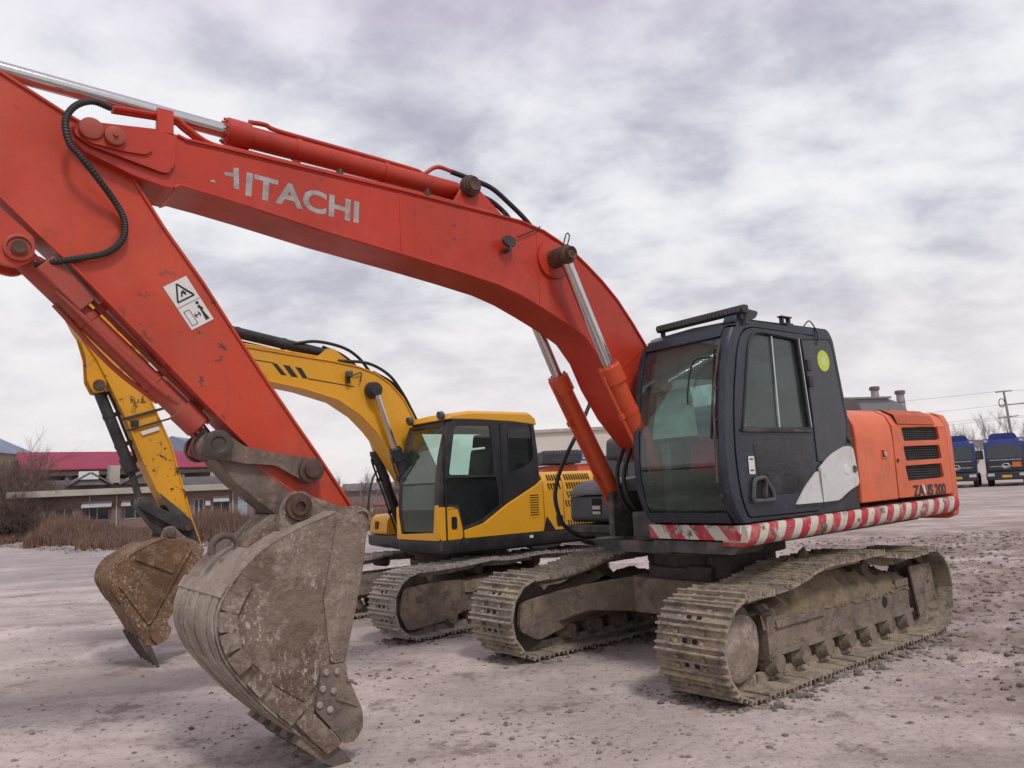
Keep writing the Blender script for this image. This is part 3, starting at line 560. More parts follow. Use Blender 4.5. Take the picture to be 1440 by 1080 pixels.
# ------------------------------------------------------------------ blue trucks with tank trailers
def truck(loc, rz, label, sign):
    t = thing('tanker_truck', loc, rz, label, 'truck', 'parked blue tanker trucks')   # front faces local -y
    w = 1.25
    prof = [(0.0, .95), (-.05, 1.9), (.12, 2.95), (.35, 3.35), (.7, 3.5), (2.1, 3.5), (2.2, .95)]
    MB().plate(rnd_poly(prof, .12), -w, w, M=YZ).build('cab', 'truck_blue', t, bev=.14, seg=3)
    ws = MB(); ws.add([(-1.12, -.055, 2.0), (1.12, -.055, 2.0), (1.05, .10, 2.98), (-1.05, .10, 2.98), (-1.12, -.03, 2.0), (1.12, -.03, 2.0), (1.05, .13, 2.98), (-1.05, .13, 2.98)], [(0, 1, 2, 3), (4, 7, 6, 5), (0, 4, 5, 1), (1, 5, 6, 2), (2, 6, 7, 3), (3, 7, 4, 0)])
    ws.build('windshield', 'house_glass', t)
    MB().box(-1.15, 1.15, -.10, -.03, 1.12, 1.92).build('grille', 'truck_dark', t, bev=.03)
    for z in (1.40, 1.86): MB().box(-1.0, 1.0, -.13, -.10, z, z + .05).build('trim_bar', 'chrome', t)
    MB().tube([(.17 * math.cos(a) * 1.4, -.14, 1.46 + .17 * math.sin(a)) for a in np.linspace(0, 6.283, 20)], .03, 6).tube([(-.2, -.14, 1.55), (0, -.14, 1.34), (.2, -.14, 1.55)], .025, 6).build('emblem', 'chrome', t)
    MB().box(-1.28, 1.28, -.2, .3, .45, 1.02).build('bumper', 'truck_dark', t, bev=.06)
    for s in (-1, 1):
        MB().box(s * .98 - .22, s * .98 + .22, -.225, -.19, .72, .93).build('headlight', 'lamp_lens', t, bev=.02)
        MB().box(s * 1.1 - .12, s * 1.1 + .12, .25, .4, 3.2, 3.36).build('marker_lamp', 'lamp_lens', t, bev=.02)
        mr = MB().tube([(s * 1.2, .2, 2.8), (s * 1.45, .0, 2.75), (s * 1.45, .0, 1.95)], .025, 6).build('mirror_arm', 'truck_dark', t)
        MB().box(s * 1.45 - .13, s * 1.45 + .13, -.04, .06, 2.0, 2.65).build('mirror', 'truck_dark', mr, bev=.03)
        for y in (.9, 4.6, 5.9): MB().rings((s * 1.1 - .16, y, .5), (1, 0, 0), [(0, .34), (.03, .5), (.29, .5), (.32, .34)], 20).build('wheel', 'tyre', t)
    MB().plate(rnd_poly([(-.95, 3.40), (.95, 3.40), (.75, 3.85), (-.75, 3.85)], .15), .75, 2.0).build('wind_deflector', 'truck_blue', t, bev=.05)
    MB().box(-.3, .3, -.215, -.2, .62, .8).build('number_plate', 'plate_yellow', t)
    if sign: MB().box(.42, .95, -.155, -.13, 1.36, 1.72).build('warning_sign', 'sign_orange', t)
    MB().box(-.5, .5, 2.3, 9.5, .75, 1.0).build('chassis', 'truck_dark', t)
    MB().loft([[(1.22 * rx * math.cos(a), y, 2.35 + 1.15 * rx * math.sin(a)) for a in np.linspace(0, 6.283, 29)[:-1]] for y, rx in ((2.7, .55), (2.75, .9), (3.0, 1), (10.5, 1), (10.7, .9))]).build('tank', 'tank_white', t)
    return t
truck((35.5, 56.2, 0), R(-33), 'blue tanker truck facing the camera with orange sign on its grille', True)
truck((32.6, 57.4, 0), R(-33), 'blue tanker truck half hidden by the orange counterweight', False)
truck((38.8, 56.8, 0), R(-33), 'blue tanker truck cut off by the right edge', False)
# ------------------------------------------------------------------ shared excavator builders
def resample(path, n):
    P = [Vector(p).to_2d() for p in path]; P.append(P[0]); d = [0]
    for a, b_ in zip(P, P[1:]): d.append(d[-1] + (b_ - a).length)
    out = []; j = 0
    for k in range(n):
        t = d[-1] * k / n
        while d[j + 1] < t: j += 1
        out.append(P[j].lerp(P[j + 1], (t - d[j]) / max(1e-9, d[j + 1] - d[j])))
    return out, d[-1]
def track_unit(root, rz, sgn, g, w, path, pitch, mats, prm, lab):
    """side frame with its shoes, idler, rollers and sprocket as sub-parts; sgn +1 = left track"""
    shoe_mat, frame_mat = mats; xi, zi, ri, xs, zs, rs = prm['idler'] + prm['sprocket']; yc = sgn * g; sc = prm.get('s', 1.0)
    Y = lambda a: yc + sgn * a       # a > 0 outboard
    fr = MB(); x0, x1 = xs + rs * .7, xi - ri * 1.15; zb, zt_ = .255 * sc, .52 * sc
    secs = []
    for x in (x0, x1): secs.append([(x, Y(a), z) for a, z in ((.15 * sc, zb), (.15 * sc, zt_), (.05 * sc, zt_ + .10 * sc), (-.12 * sc, zt_ + .10 * sc), (-.16 * sc, zt_ + .02), (-.16 * sc, zb))])
    fr.loft(secs); fr.box(x0 - .02, x1 + .015, min(Y(.10 * sc), Y(.175 * sc)), max(Y(.10 * sc), Y(.175 * sc)), zb - .015, zb + .02)
    fr.box(x1 - .06, x1 + .03, min(Y(-.13), Y(.165 * sc)), max(Y(-.13), Y(.165 * sc)), zb - .04, zt_ + .03)
    fr.plate(rnd_poly([(x1 - .05, zb), (x1 - .05, zt_ + .08 * sc), (xi - .06, zi + ri * .45), (xi + ri * .42, zi + ri * .35), (xi + ri * .5, zi - ri * .3), (xi - .05, zi - ri * .62)], .07), *sorted((Y(-.215 * sc), Y(-.165 * sc))))
    fo = fr.build('track_frame', frame_mat, root, bev=.012); fo.rotation_euler = (0, 0, rz)
    if lab: fo['label'] = lab
    # shoes
    n = round(resample(path, 10)[1] / pitch); pts, ln = resample(path, n); p = ln / n * .468
    sh = MB().box(-p, p, -w, w, -.052 * sc, -.034 * sc)
    for gx, hh in ((-p * .90, 0), (-p * .16, -.012), (p * .62, -.008)):
        sh.add([(gx - .011, -w, -.035 * sc), (gx + .016, -w, -.035 * sc), (gx + .009, -w, hh), (gx - .005, -w, hh), (gx - .011, w, -.035 * sc), (gx + .016, w, -.035 * sc), (gx + .009, w, hh), (gx - .005, w, hh)],
               [(0, 1, 2, 3), (4, 7, 6, 5), (0, 4, 5, 1), (1, 5, 6, 2), (2, 6, 7, 3), (3, 7, 4, 0)])
    for s_ in (-1, 1):
        sh.box(-p * 1.02, p * .98, s_ * .075 * sc - .02, s_ * .075 * sc + .02, -.125 * sc, -.046 * sc)
        sh.box(-p * .55, -p * .25, s_ * .12 * sc - .016, s_ * .12 * sc + .016, -.031 * sc, -.014 * sc).box(p * .2, p * .5, s_ * .12 * sc - .016, s_ * .12 * sc + .016, -.031 * sc, -.014 * sc)
    nf = len(sh.f)
    for s_ in (-1, 1): sh.add([(p * .05, s_ * .045 * sc - .022, -.0335 * sc), (p * .45, s_ * .045 * sc - .022, -.0335 * sc), (p * .45, s_ * .045 * sc + .022, -.0335 * sc), (p * .05, s_ * .045 * sc + .022, -.0335 * sc)], [(0, 1, 2, 3)])
    me = sh.mesh('track_shoe', shoe_mat, 30); me.materials.append(MAT['dark_gap'])
    for pl_ in me.polygons[nf:]: pl_.material_index = 1
    for k in range(n):
        d = pts[(k + 1) % n] - pts[k - 1]; o = bpy.data.objects.new('track_shoe', me); COL.objects.link(o); o.parent = fo
        jx = random.gauss(0, .003); o.location = (pts[k].x, yc + random.gauss(0, .002), pts[k].y); ang = math.atan2(d.y, d.x)
        # travel along the path is counter-clockwise in xz, so outward is to the right of travel
        o.rotation_euler = (random.gauss(0, .008), -ang + R(180) + random.gauss(0, .02), random.gauss(0, .006))
    # wheels
    iw = MB().rings((xi, yc - .11 * sc, zi), (0, 1, 0), [(0, ri * .55), (.0, ri * .84), (.05, ri * .86), (.06, ri * .93), (.16 * sc, ri * .93), (.17 * sc, ri * .86), (.22 * sc, ri * .84), (.22 * sc, ri * .5)], 28).build('idler_wheel', prm['wheel'], fo)
    ck = MB(); rd = random.Random(5 + int(sgn)); m_ = 26
    for a, r_ in (): pass
    rgs = [[(xi - .06 + rad * (1 + .10 * math.sin(3 * t + 1) + rd.uniform(-.04, .04)) * math.cos(t), Y(yo + rd.uniform(-.008, .008)), zi - .03 + rad * (1 + .07 * math.cos(2 * t)) * math.sin(t)) for t in [2 * math.pi * q / m_ for q in range(m_)]] for rad, yo in ((ri * .70, .10 * sc), (ri * .69, .135 * sc), (ri * .6, .155 * sc), (ri * .35, .165 * sc), (ri * .1, .168 * sc))]
    ck.loft(rgs).build('mud_cake', prm['cake'], fo)
    nr_ = 7
    for k in range(nr_):
        x = x0 + .12 + (x1 - x0 - .2) * k / (nr_ - 1)
        MB().rings((x, yc - .17 * sc, .185 * sc), (0, 1, 0), [(0, .05), (.02, .085 * sc), (.06, .09 * sc), (.07, .105 * sc), (.12 * sc, .105 * sc), (.13 * sc, .075 * sc), (.21 * sc, .075 * sc), (.22 * sc, .105 * sc), (.28 * sc, .105 * sc), (.30 * sc, .085 * sc), (.36 * sc, .07 * sc)], 14).build('track_roller', 'frame_mud', fo)
    for x in prm['carriers']: MB().cyl((x, Y(-.14), .74 * sc), (x, Y(.12 * sc), .74 * sc), .07 * sc, n=14).build('carrier_roller', prm['wheel'], fo)
    sp = MB().rings((xs, yc - .03, zs), (0, 1, 0), [(0, rs * .75), (.06, rs * .75)], 24)
    for k in range(21):
        a = 2 * math.pi * k / 21; sp.obox((xs + rs * .7 * math.cos(a), yc, zs + rs * .7 * math.sin(a)), (xs + rs * .86 * math.cos(a), yc, zs + rs * .86 * math.sin(a)), .06, .07, (0, 1, 0))
    sp.rings((xs, Y(0), zs), (0, sgn, 0), [(0, rs * .55), (.12 * sc, rs * .55), (.15 * sc, rs * .48), (.15 * sc, .05)], 22).build('drive_sprocket', prm['wheel'], fo)
    return fo
def ram(root, name, a, gl, e_, rb, rr, mat, rodmat='rod_steel', eye=.0, y0=0.0, pipe=True, gcol=None, ya=None):
    """hydraulic cylinder in a plane of constant y: base a, gland gl, rod end e_ (xz); rod and eyes are sub-parts"""
    A = Vector((a[0], y0, a[1])); G = Vector((gl[0], y0, gl[1])); E = Vector((e_[0], y0, e_[1])); d = (G - A).normalized(); ln = (G - A).length
    b_ = MB().rings(A, d, [(0, rb * .75), (.05, rb), (ln - .17, rb), (ln - .165, rb * 1.24), (ln - .01, rb * 1.24), (ln, rb * 1.1), (ln, rr * 1.1)], 24)
    u, v = frame_of(d)
    for k in range(10):
        t = 2 * math.pi * k / 10; q = G + (u * math.cos(t) + v * math.sin(t)) * rb * 1.02; b_.cyl(q - d * .005, q + d * .016, rb * .12, n=6)
    b_ = b_.build(name, mat, root)
    MB().cyl(G - d * .05, E, rr, n=20).build('rod', rodmat, b_)
    if eye:
        MB().rings(A + Vector((0, -eye * .9, 0)), (0, 1, 0), [(0, rb * .7), (.01, rb * .85), (eye * 1.8 - .01, rb * .85), (eye * 1.8, rb * .7)], 20).build('base_eye', mat, b_)
        MB().rings(E + Vector((0, -eye * .9, 0)), (0, 1, 0), [(0, rb * .7), (.01, rb * .85), (eye * 1.8 - .01, rb * .85), (eye * 1.8, rb * .7)], 20).build('rod_eye', mat if not gcol else gcol, b_)
    if pipe:
        nrm = Vector((-d.z, 0, d.x)) * pipe
        q0 = A + d * ln * .12 + nrm * (rb + .03); q1 = G - d * .12 + nrm * (rb + .03)
        MB().tube(cr([q0 - nrm * .05, q0, q0.lerp(q1, .5), q1, q1 + d * .03 - nrm * .03], 4), .014, 8).build('pipe', mat, b_)
        for t in (.3, .75):
            q = q0.lerp(q1, t); MB().rings(A + d * ((q - A).dot(d)), d, [(-.02, rb + .006), (.02, rb + .006)], 20).obox(q - d * .025, q + d * .025, .04, .045).build('clamp', mat, b_)
    return b_
def pin(root, name, x, z, y0, y1, r, mat, lip=True):
    s = 1 if y1 > y0 else -1; ln = abs(y1 - y0)
    return MB().rings((x, y0, z), (0, s, 0), [(0, r * 1.15), (ln * .55, r * 1.15), (ln * .58, r * .98), (ln * .8, r * .98), (ln * .82, r * .8), (ln, r * .74), (ln * .93, r * .45), (ln * .93, .004)], 22).build(name, mat, root)
def hose(root, name, pts, r, mat='rubber', n=10, ribs=0):
    P = cr(pts, 14 if ribs else 7)
    return MB().tube(P, (lambda t, i: r * (1.0 if i % 2 else .86)) if ribs else r, n).build(name, mat, root, ang=0 if ribs else 50)
def web(outer, yw, top, bot, yf, t=.018):
    m_ = MB().plate(outer, -yw, yw)
    for path in (top, bot):
        P = [Vector(p) for p in path]; q = []
        for i in range(len(P)):
            d = (P[min(i + 1, len(P) - 1)] - P[max(i - 1, 0)]).normalized(); q.append(tuple(P[i] + Vector((d.y, -d.x)) * .004))
        m_.strip(q, t, -yf, yf)
    return m_

# ------------------------------------------------------------------ red excavator
YU, YT = R(217.43), R(220.5)
X = thing('red_excavator', (1.97, 7.98, 0), YU, 'large red crawler excavator with dark cab and muddy bucket in front', 'excavator')
dz = YT - YU
tp = [(-1.62, 0), (-1.2, 0), (0, 0), (1.2, 0), (1.62, 0)] + [(1.64 + .395 * math.cos(a), .395 + .395 * math.sin(a)) for a in np.radians(np.arange(-78, 91, 12))] \
   + [tuple(p) for p in cr([(1.50, .79), (1.29, .785), (.94, .82), (.68, .878), (.45, .905), (.1, .91), (-.25, .915), (-.5, .91), (-.83, .86), (-1.17, .83), (-1.5, .845)], 3)] + [(-1.62 + .425 * math.cos(a), .425 + .425 * math.sin(a)) for a in np.radians(np.arange(90, 270, 12))]
prm = dict(idler=(1.64, .395, .38), sprocket=(-1.62, .425, .41), carriers=(.55, -.55), wheel='dark_mud_and_shade', cake='bucket_wrap')
TL = track_unit(X, dz, 1, 1.16, .31, tp, .19, ('track_mud', 'frame_mud'), prm, 'near crawler track caked with yellowish mud')
TR = track_unit(X, dz, -1, 1.16, .31, tp, .19, ('track_mud_grey', 'frame_mud'), prm, 'far crawler track with pale grey mud')
# sprocket cover, idler guard and mud heaps lying on the near frame
MB().plate(rnd_poly([(-1.33, .68), (-1.82, .67), (-1.89, .36), (-1.46, .17)], .03), 1.325, 1.345, [rnd_poly([(-1.70, .50), (-1.70, .47), (-1.76, .47), (-1.76, .50)], .005)]).box(-1.87, -1.40, 1.3448, 1.35, .40, .412).build('sprocket_cover', 'frame_mud', TL, bev=.006)
for bx_ in ((-1.32, -1.05, 1.30, 1.325, .50, .57), (.35, 1.1, 1.312, 1.33, .44, .50)): MB().box(*bx_).build('guard_strip', 'frame_mud', TL, bev=.006)
MB().rings((-.80, 1.311, .40), (0, 1, 0), [(0, .052), (.004, .05), (.004, .001)], 14).build('frame_hole', 'dark_gap', TL)
def heap(parent, x0, x1, y0, y1, z0, hgt, seed, mat='clod', nx_=46, ny_=12):
    rd = np.random.default_rng(seed); mb = MB(); vs = []
    for i in range(nx_ + 1):
        for j in range(ny_ + 1):
            u, v_ = i / nx_, j / ny_; x = x0 + (x1 - x0) * u; y = y0 + (y1 - y0) * v_
            n_ = float(fbm(np.array(x * 3.1 + seed), np.array(y * 3.1), 4, .6)) + .5; m2 = float(fbm(np.array(x * 14 + seed), np.array(y * 14), 3, .7))
            en = min(1, 5 * u, 5 * (1 - u)); z = z0 + hgt * en * (.25 + 1.25 * max(0, n_ - .2)) * (1 - .75 * abs(2 * v_ - .9) ** 2) + .08 * m2 - (.10 if j == ny_ else 0)
            vs.append((x, y + .02 * m2, z))
    fs = [(i * (ny_ + 1) + j, (i + 1) * (ny_ + 1) + j, (i + 1) * (ny_ + 1) + j + 1, i * (ny_ + 1) + j + 1) for i in range(nx_) for j in range(ny_)]
    o = mb.add(vs, fs).build('mud_heap', mat, parent, ang=60); o['kind'] = 'stuff'; return o
heap(TL, -1.35, 1.28, .88, 1.318, .55, .46, 3, 'heap_mud', nx_=70, ny_=18); heap(TR, -.4, 1.2, -.95, -1.25, .58, .2, 9)
# car body with its four legs
cb = MB().plate(rnd_poly([(.75, .55), (.75, -.55), (-.75, -.55), (-.75, .55)], .2), .36, .70, M=XY)
for sx_ in (1, -1):
    for sy in (1, -1):
        cb.loft([[(sx_ * xa, sy * ya_, za) for xa, ya_, za in sec] for sec in (((.15, .45, .36), (.72, .45, .36), (.72, .45, .70), (.15, .45, .70)), ((.45, .72, .40), (1.12, .72, .40), (1.12, .72, .655), (.45, .72, .66)), ((.70, 1.0, .27), (1.38, 1.0, .27), (1.38, 1.0, .585), (.70, 1.0, .60)))])
cb = cb.build('car_body', 'frame_mud', X, bev=.025); cb.rotation_euler = (0, 0, dz)
MB().rings((0, 0, .70), (0, 0, 1), [(0, .66), (.1, .66), (.1, .60), (.22, .60), (.22, .70), (.3, .70)], 36).build('swing_ring', 'dark_mud_and_shade', X)
MB().obox((.34, .28, .705), (.62, .30, .705), .28, .24).box(.25, .55, .35, .62, .705, .93).build('swing_guard', 'dark_mud_and_shade', X, bev=.02)
# revolving frame
def zsk(x): return (1.27 - x) * .019
FD = MB().plate(rnd_poly([(1.18, .36), (1.18, 1.20), (.6, 1.27), (-2.3, 1.0), (-2.3, -1.0), (.75, -1.28), (.75, -.40), (.95, -.36), (.95, .3)], .05), 1.085, 1.115, M=XY)
FD.box(.55, 1.12, -.33, -.26, 1.12, 1.55).box(.55, 1.12, .24, .31, 1.12, 1.55).box(-.1, .4, -.34, -.27, 1.12, 1.95).box(-.1, .4, .24, .31, 1.12, 1.95)
FD.box(-2.2, 1.1, -.45, .43, .985, 1.09)
FD = FD.build('deck_frame', 'dusty_black', X, bev=.012)
# striped skirt (reflective tape is flat print)
m, nt, b, L = base('hazard_tape'); v = nd(nt, 'ShaderNodeTexCoord').outputs['Object']; sx = nd(nt, 'ShaderNodeSeparateXYZ'); L(v, sx.inputs[0])
def hz_mask(nt, L, out, kz, per, off):
    a = nd(nt, 'ShaderNodeMath', operation='MULTIPLY_ADD', n_1=kz); L(sx.outputs[2], a.inputs[0]); L(out, a.inputs[2])
    a2 = nd(nt, 'ShaderNodeMath', operation='MULTIPLY_ADD', n_1=1 / per, n_2=off); L(a.outputs[0], a2.inputs[0])
    f = nd(nt, 'ShaderNodeMath', operation='FRACT'); L(a2.outputs[0], f.inputs[0]); g = nd(nt, 'ShaderNodeMath', operation='GREATER_THAN', n_1=.47); L(f.outputs[0], g.inputs[0]); return g.outputs[0]
def tape_mat(m, nt, b, L, mask, worn):
    c = mix(nt, mask, (.52, .51, .42), (.43, .016, .033)); c = mix(nt, mul(nt, noise(nt, v, 7, 6, .65, .45, .7), .35), c, (.42, .38, .32))
    w_ = noise(nt, v, 6.5, 8, .72, worn, worn + .04); c = mix(nt, w_, c, mix(nt, noise(nt, v, 16, 5, .6, .45, .55), (.36, .33, .29), (.09, .075, .065)))
    L(c, b.inputs['Base Color']); b.inputs['Roughness'].default_value = .55; bump(nt, b, noise(nt, v, 30, 5, .6, .3, .7), .1, .01)
tape_mat(m, nt, b, L, hz_mask(nt, L, sx.outputs[0], .55, .236, .0), .55)
m, nt, b, L = base('hazard_tape_front'); v = nd(nt, 'ShaderNodeTexCoord').outputs['Object']; sx = nd(nt, 'ShaderNodeSeparateXYZ'); L(v, sx.inputs[0]); tape_mat(m, nt, b, L, hz_mask(nt, L, sx.outputs[1], .9, .30, .1), .53)
secs = []
for x in np.linspace(1.27, -2.46, 26):
    o_ = zsk(x); secs.append([(x, y, z + o_) for y, z in ((1.12, 1.255), (1.335, 1.255), (1.354, 1.243), (1.364, 1.20), (1.363, 1.145), (1.348, 1.106), (1.325, 1.09), (1.12, 1.09))])
sk = MB().loft(secs).build('side_skirt', 'hazard_tape', X, ang=50); sk['label'] = 'rounded side skirt with red and white hazard stripes'
fs_ = MB().plate([(.34, 1.135), (1.29, 1.135), (1.315, 1.255), (.32, 1.255)], 1.224, 1.278, M=YZ).build('front_skirt', 'hazard_tape_front', X, bev=.008); fs_['label'] = 'front skirt with worn red and white stripes'
MB().plate(rnd_poly([(.36, 1.02), (1.20, 1.02), (1.295, 1.12), (.345, 1.12)], .02), .9, 1.25, M=YZ).build('front_sill', 'dusty_black', X, bev=.01)

# ---- cab
FC = [(1.275, 1.263), (1.40, 1.42), (1.445, 1.62), (1.452, 1.813), (1.435, 2.0), (1.417, 2.149), (1.364, 2.494), (1.279, 2.76), (1.20, 2.89)]
def Fx(z):
    for (xa, za), (xb, zb) in zip(FC, FC[1:]):
        if z <= zb: return xa + (xb - xa) * max(0, (z - za) / (zb - za))
    return FC[-1][0]
fz = list(np.linspace(1.275, 2.86, 15))
side = [(Fx(z) - .05, z) for z in fz] + rnd_poly([(1.15, 2.86), (1.08, 2.945), (-.24, 2.965), (-.315, 2.87), (-.457, 2.05), (-.49, 1.30)], [.03, .05, .06, .05, .1, .0])[3:]
seam = [(1.20, 1.31), (1.275, 1.475), (1.31, 1.81), (1.275, 2.27), (1.165, 2.70), (1.08, 2.84), (.95, 2.885), (.26, 2.885), (.215, 2.5), (.195, 2.05), (.18, 1.8), (.18, 1.31)]
seam = rnd_poly(seam, [.04, .1, .2, .2, .1, .06, .06, .04, .1, .1, .1, .03])
CB = MB().plate(side, 1.292, 1.33, [seam])
rw = rnd_poly([(1.28, 1.62), (1.27, 2.05), (1.12, 2.72), (-.15, 2.78), (-.33, 1.62)], .05)
CB.plate(side, .335, .372, [rw])
for ya_, yb in ((1.246, 1.3305), (.3345, .42)):
    CB.loft([[(Fx(z) - .10, ya_, z), (Fx(z) - .10, yb, z), (Fx(z) - .035, yb, z), (Fx(z) - .008, (ya_ if ya_ > 1 else yb) if False else (yb - .025 if ya_ > 1 else ya_ + .025), z), (Fx(z), (ya_ + yb) / 2, z), (Fx(z) - .012, ya_ if ya_ > 1 else yb, z)] for z in fz])
CB.loft([[(Fx(1.30) - .10, y, 1.275), (Fx(1.30), y, 1.275), (Fx(1.36), y, 1.36), (Fx(1.36) - .08, y, 1.36)] for y in (.421, 1.245)])
CB.loft([[(Fx(2.80) - .10, y, 2.795), (Fx(2.80), y, 2.795), (Fx(2.87), y, 2.875), (Fx(2.87) - .12, y, 2.90)] for y in (.421, 1.245)])
CB.plate([(.373, 1.30), (1.291, 1.30), (1.291, 2.9), (.373, 2.9)], -.40, -.36, [[(.45, 2.0), (1.22, 2.0), (1.22, 2.78), (.45, 2.78)]], M=lambda u, v_, w: (w + (2.05 - v_) * -.12 + .02, u, v_))
CB.box(-.44, 1.24, .373, 1.291, 1.275, 1.31)
CB = CB.build('cab', 'cab_paint', X, bev=.008)
rf = MB().loft([[(x, y, z) for x, z in ((1.17, 2.885), (1.10, 2.935 + b1), (.6, 2.965 + b1), (-.2, 2.975 + b1), (-.27, 2.95 + b1), (-.30, 2.88))] for y, b1 in ((.34, -.02), (.40, .0), (.85, .015), (1.26, .0), (1.322, -.02))]).build('roof', 'cab_grey', CB, bev=.012)
gls = lambda z0, z1, n, dx: MB().loft([[(Fx(z) - dx, .425, z), (Fx(z) - dx, 1.24, z), (Fx(z) - dx - .006, 1.24, z), (Fx(z) - dx - .006, .425, z)] for z in np.linspace(z0, z1, n)])
g_ = gls(1.362, 1.72, 6, .022).build('lower_window', 'lower_glass', CB); g_ = gls(1.735, 2.79, 14, .022).build('front_window', 'cab_glass', CB)
MB().plate(rw, .352, .358).build('right_window', 'hazy_glass', CB)
MB().plate([(.45, 2.0), (1.22, 2.0), (1.22, 2.78), (.45, 2.78)], -.384, -.378, M=lambda u, v_, w: (w + (2.05 - v_) * -.12 + .02, u, v_)).build('rear_window', 'dark_glass', CB)
# door
dshr = lambda pts, k: [(.72 + (p[0] - .72) * (1 - k), 2.1 + (p[1] - 2.1) * (1 - k * .62)) for p in pts]
wn = rnd_poly([(1.19, 2.02), (1.02, 2.72), (.94, 2.83), (.80, 2.845), (.30, 2.825), (.225, 2.03)], [.03, .1, .06, .06, .04, .03])
DR = MB().plate(dshr(seam, .016), 1.292, 1.338, [wn]).build('door', 'cab_paint', CB, bev=.008)
MB().plate(wn, 1.312, 1.318).build('door_window', 'door_glass_mat', CB)
fr_ = MB()
q = [Vector((p[0], 1.338, p[1])) for p in wn] + [Vector((wn[0][0], 1.338, wn[0][1]))]; fr_.tube(q, .014, 6).build('window_seal', 'rubber', CB)
MB().box(.655, .675, 1.319, 1.333, 2.035, 2.83).build('window_divider', 'steel', CB); MB().box(.21, 1.21, 1.336, 1.362, 1.995, 2.025).build('window_rail', 'dull_black', CB, bev=.004)
MB().obox((.30, 1.347, 2.83), (.228, 1.347, 2.04), .012, .03, (0, 1, 0)).build('window_trim', 'steel', CB)
MB().plate(rnd_poly([(1.08, 1.93), (.40, 1.95), (.30, 1.85), (.28, 1.48), (.85, 1.48), (1.02, 1.60)], .07), 1.3375, 1.342).build('door_panel', 'gloss_black', CB, bev=.003)
hd = MB().tube([(p[0], 1.352, p[1]) for p in rnd_poly([(1.15, 1.44), (1.11, 1.61), (.97, 1.63), (.87, 1.50), (.86, 1.44)], .04) + [(1.15, 1.44)]], .018, 8).build('door_handle', 'grey_plastic', CB)
MB().plate(rnd_poly([(1.14, 1.45), (1.10, 1.60), (.97, 1.615), (.88, 1.50), (.87, 1.45)], .04), 1.339, 1.3435).build('handle_recess', 'dark_gap', CB)
MB().obox((1.0, 1.36, 1.46), (.97, 1.36, 1.60), .02, .04, (0, 1, 0)).build('latch_lever', 'dull_black', CB, bev=.006)
st = MB().plate(rnd_poly([(1.155, 1.655), (1.155, 1.80), (1.075, 1.80), (1.075, 1.655)], .012), 1.3425, 1.344).build('door_sticker', 'label_white', CB)
for za in (1.68, 1.77): MB().box(1.09, 1.14, 1.3441, 1.3446, za, za + .012).build('print_mark', 'label_black', CB)
qp = rnd_poly([(.145, 1.74), (.155, 2.05), (.185, 2.5), (.225, 2.83), (-.235, 2.87), (-.285, 2.74), (-.40, 2.06), (-.36, 1.95), (-.28, 1.72)], [.02, .1, .1, .03, .05, .05, .06, .06, .03])
MB().plate(qp, 1.331, 1.339).build('quarter_panel', 'cab_grey', CB, bev=.005)
MB().tube([(p[0], 1.335, p[1]) for p in qp[8:-4]], .009, 6).build('panel_seal', 'rubber', CB)
MB().rings((-.10, 1.339, 2.655), (0, 1, 0), [(0, .098), (.003, .098), (.003, .001)], 28).build('round_sticker', 'lime', CB)
MB().rings((-.10, 1.3421, 2.655), (0, 1, 0), [(0, .045), (.001, .045), (.001, .001)], 24).build('sticker_print', 'lime_print', CB)
for z in (2.60, 2.45): MB().box(.13, .19, 1.337, 1.36, z - .05, z + .05).build('door_hinge', 'dull_black', CB, bev=.006)
MB().rings((-.42, 1.333, 1.93), (0, 1, 0), [(0, .03), (.02, .028), (.02, .012)], 14).build('lock', 'dull_black', CB)
# white swoosh panel below the cab, split at the door seam
wp1 = [(.56, 1.385), (.40, 1.53), (.20, 1.66), (.175, 1.40), (.17, 1.385)]; wp2 = [(.155, 1.385), (.16, 1.68), (-.05, 1.80), (-.30, 1.875), (-.415, 1.865), (-.468, 1.52), (-.28, 1.47), (-.10, 1.39)]
MB().plate(rnd_poly(wp1, [.01, .1, .02, .02, .01]), 1.3425, 1.366).build('white_door_panel', 'white_panel', CB, bev=.008)
WPp = MB().plate(rnd_poly(wp2, [.01, .02, .1, .1, .06, .05, .1, .05]), 1.3395, 1.366).build('white_side_panel', 'white_panel', CB, bev=.008)
MB().rings((-.40, 1.3665, 1.66), (0, 1, 0), [(0, .035), (.006, .033), (.006, .018), (-.002, .016)], 16).build('panel_lock', 'grey_plastic', CB)
MB().rings((-.27, 1.3665, 1.66), (0, 1, 0), [(0, .05), (.004, .046), (.004, .03)], 16).build('panel_cap', 'white', CB)
# roof fittings
LB = MB().plate(rnd_poly([(1.03, 2.985), (1.10, 2.985), (1.115, 3.02), (1.10, 3.05), (1.03, 3.05)], .01), .43, 1.38).build('light_bar', 'dull_black', CB, bev=.004)
for k in range(22): MB().box(1.1131, 1.118, .45 + k * .0415, .485 + k * .0415, 2.995, 3.035).build('lamp_cell', 'grey_plastic', CB)
for y in (.45, 1.36): MB().box(1.02, 1.06, y - .012, y + .012, 2.89, 2.99).build('bar_bracket', 'dull_black', CB)
MB().plate(rnd_poly([(1.16, 2.90), (.86, 2.96), (.80, 3.03), (.98, 3.04), (1.10, 3.0)], .04), 1.20, 1.32).build('roof_cowl', 'cab_paint', CB, bev=.02)
MB().box(.26, .40, 1.22, 1.30, 2.966, 2.978).box(.27, .29, 1.24, 1.28, 2.978, 3.03).box(.37, .39, 1.24, 1.28, 2.978, 3.03).box(.25, .41, 1.235, 1.285, 3.03, 3.045).build('roof_bracket', 'dull_black', CB, bev=.004)
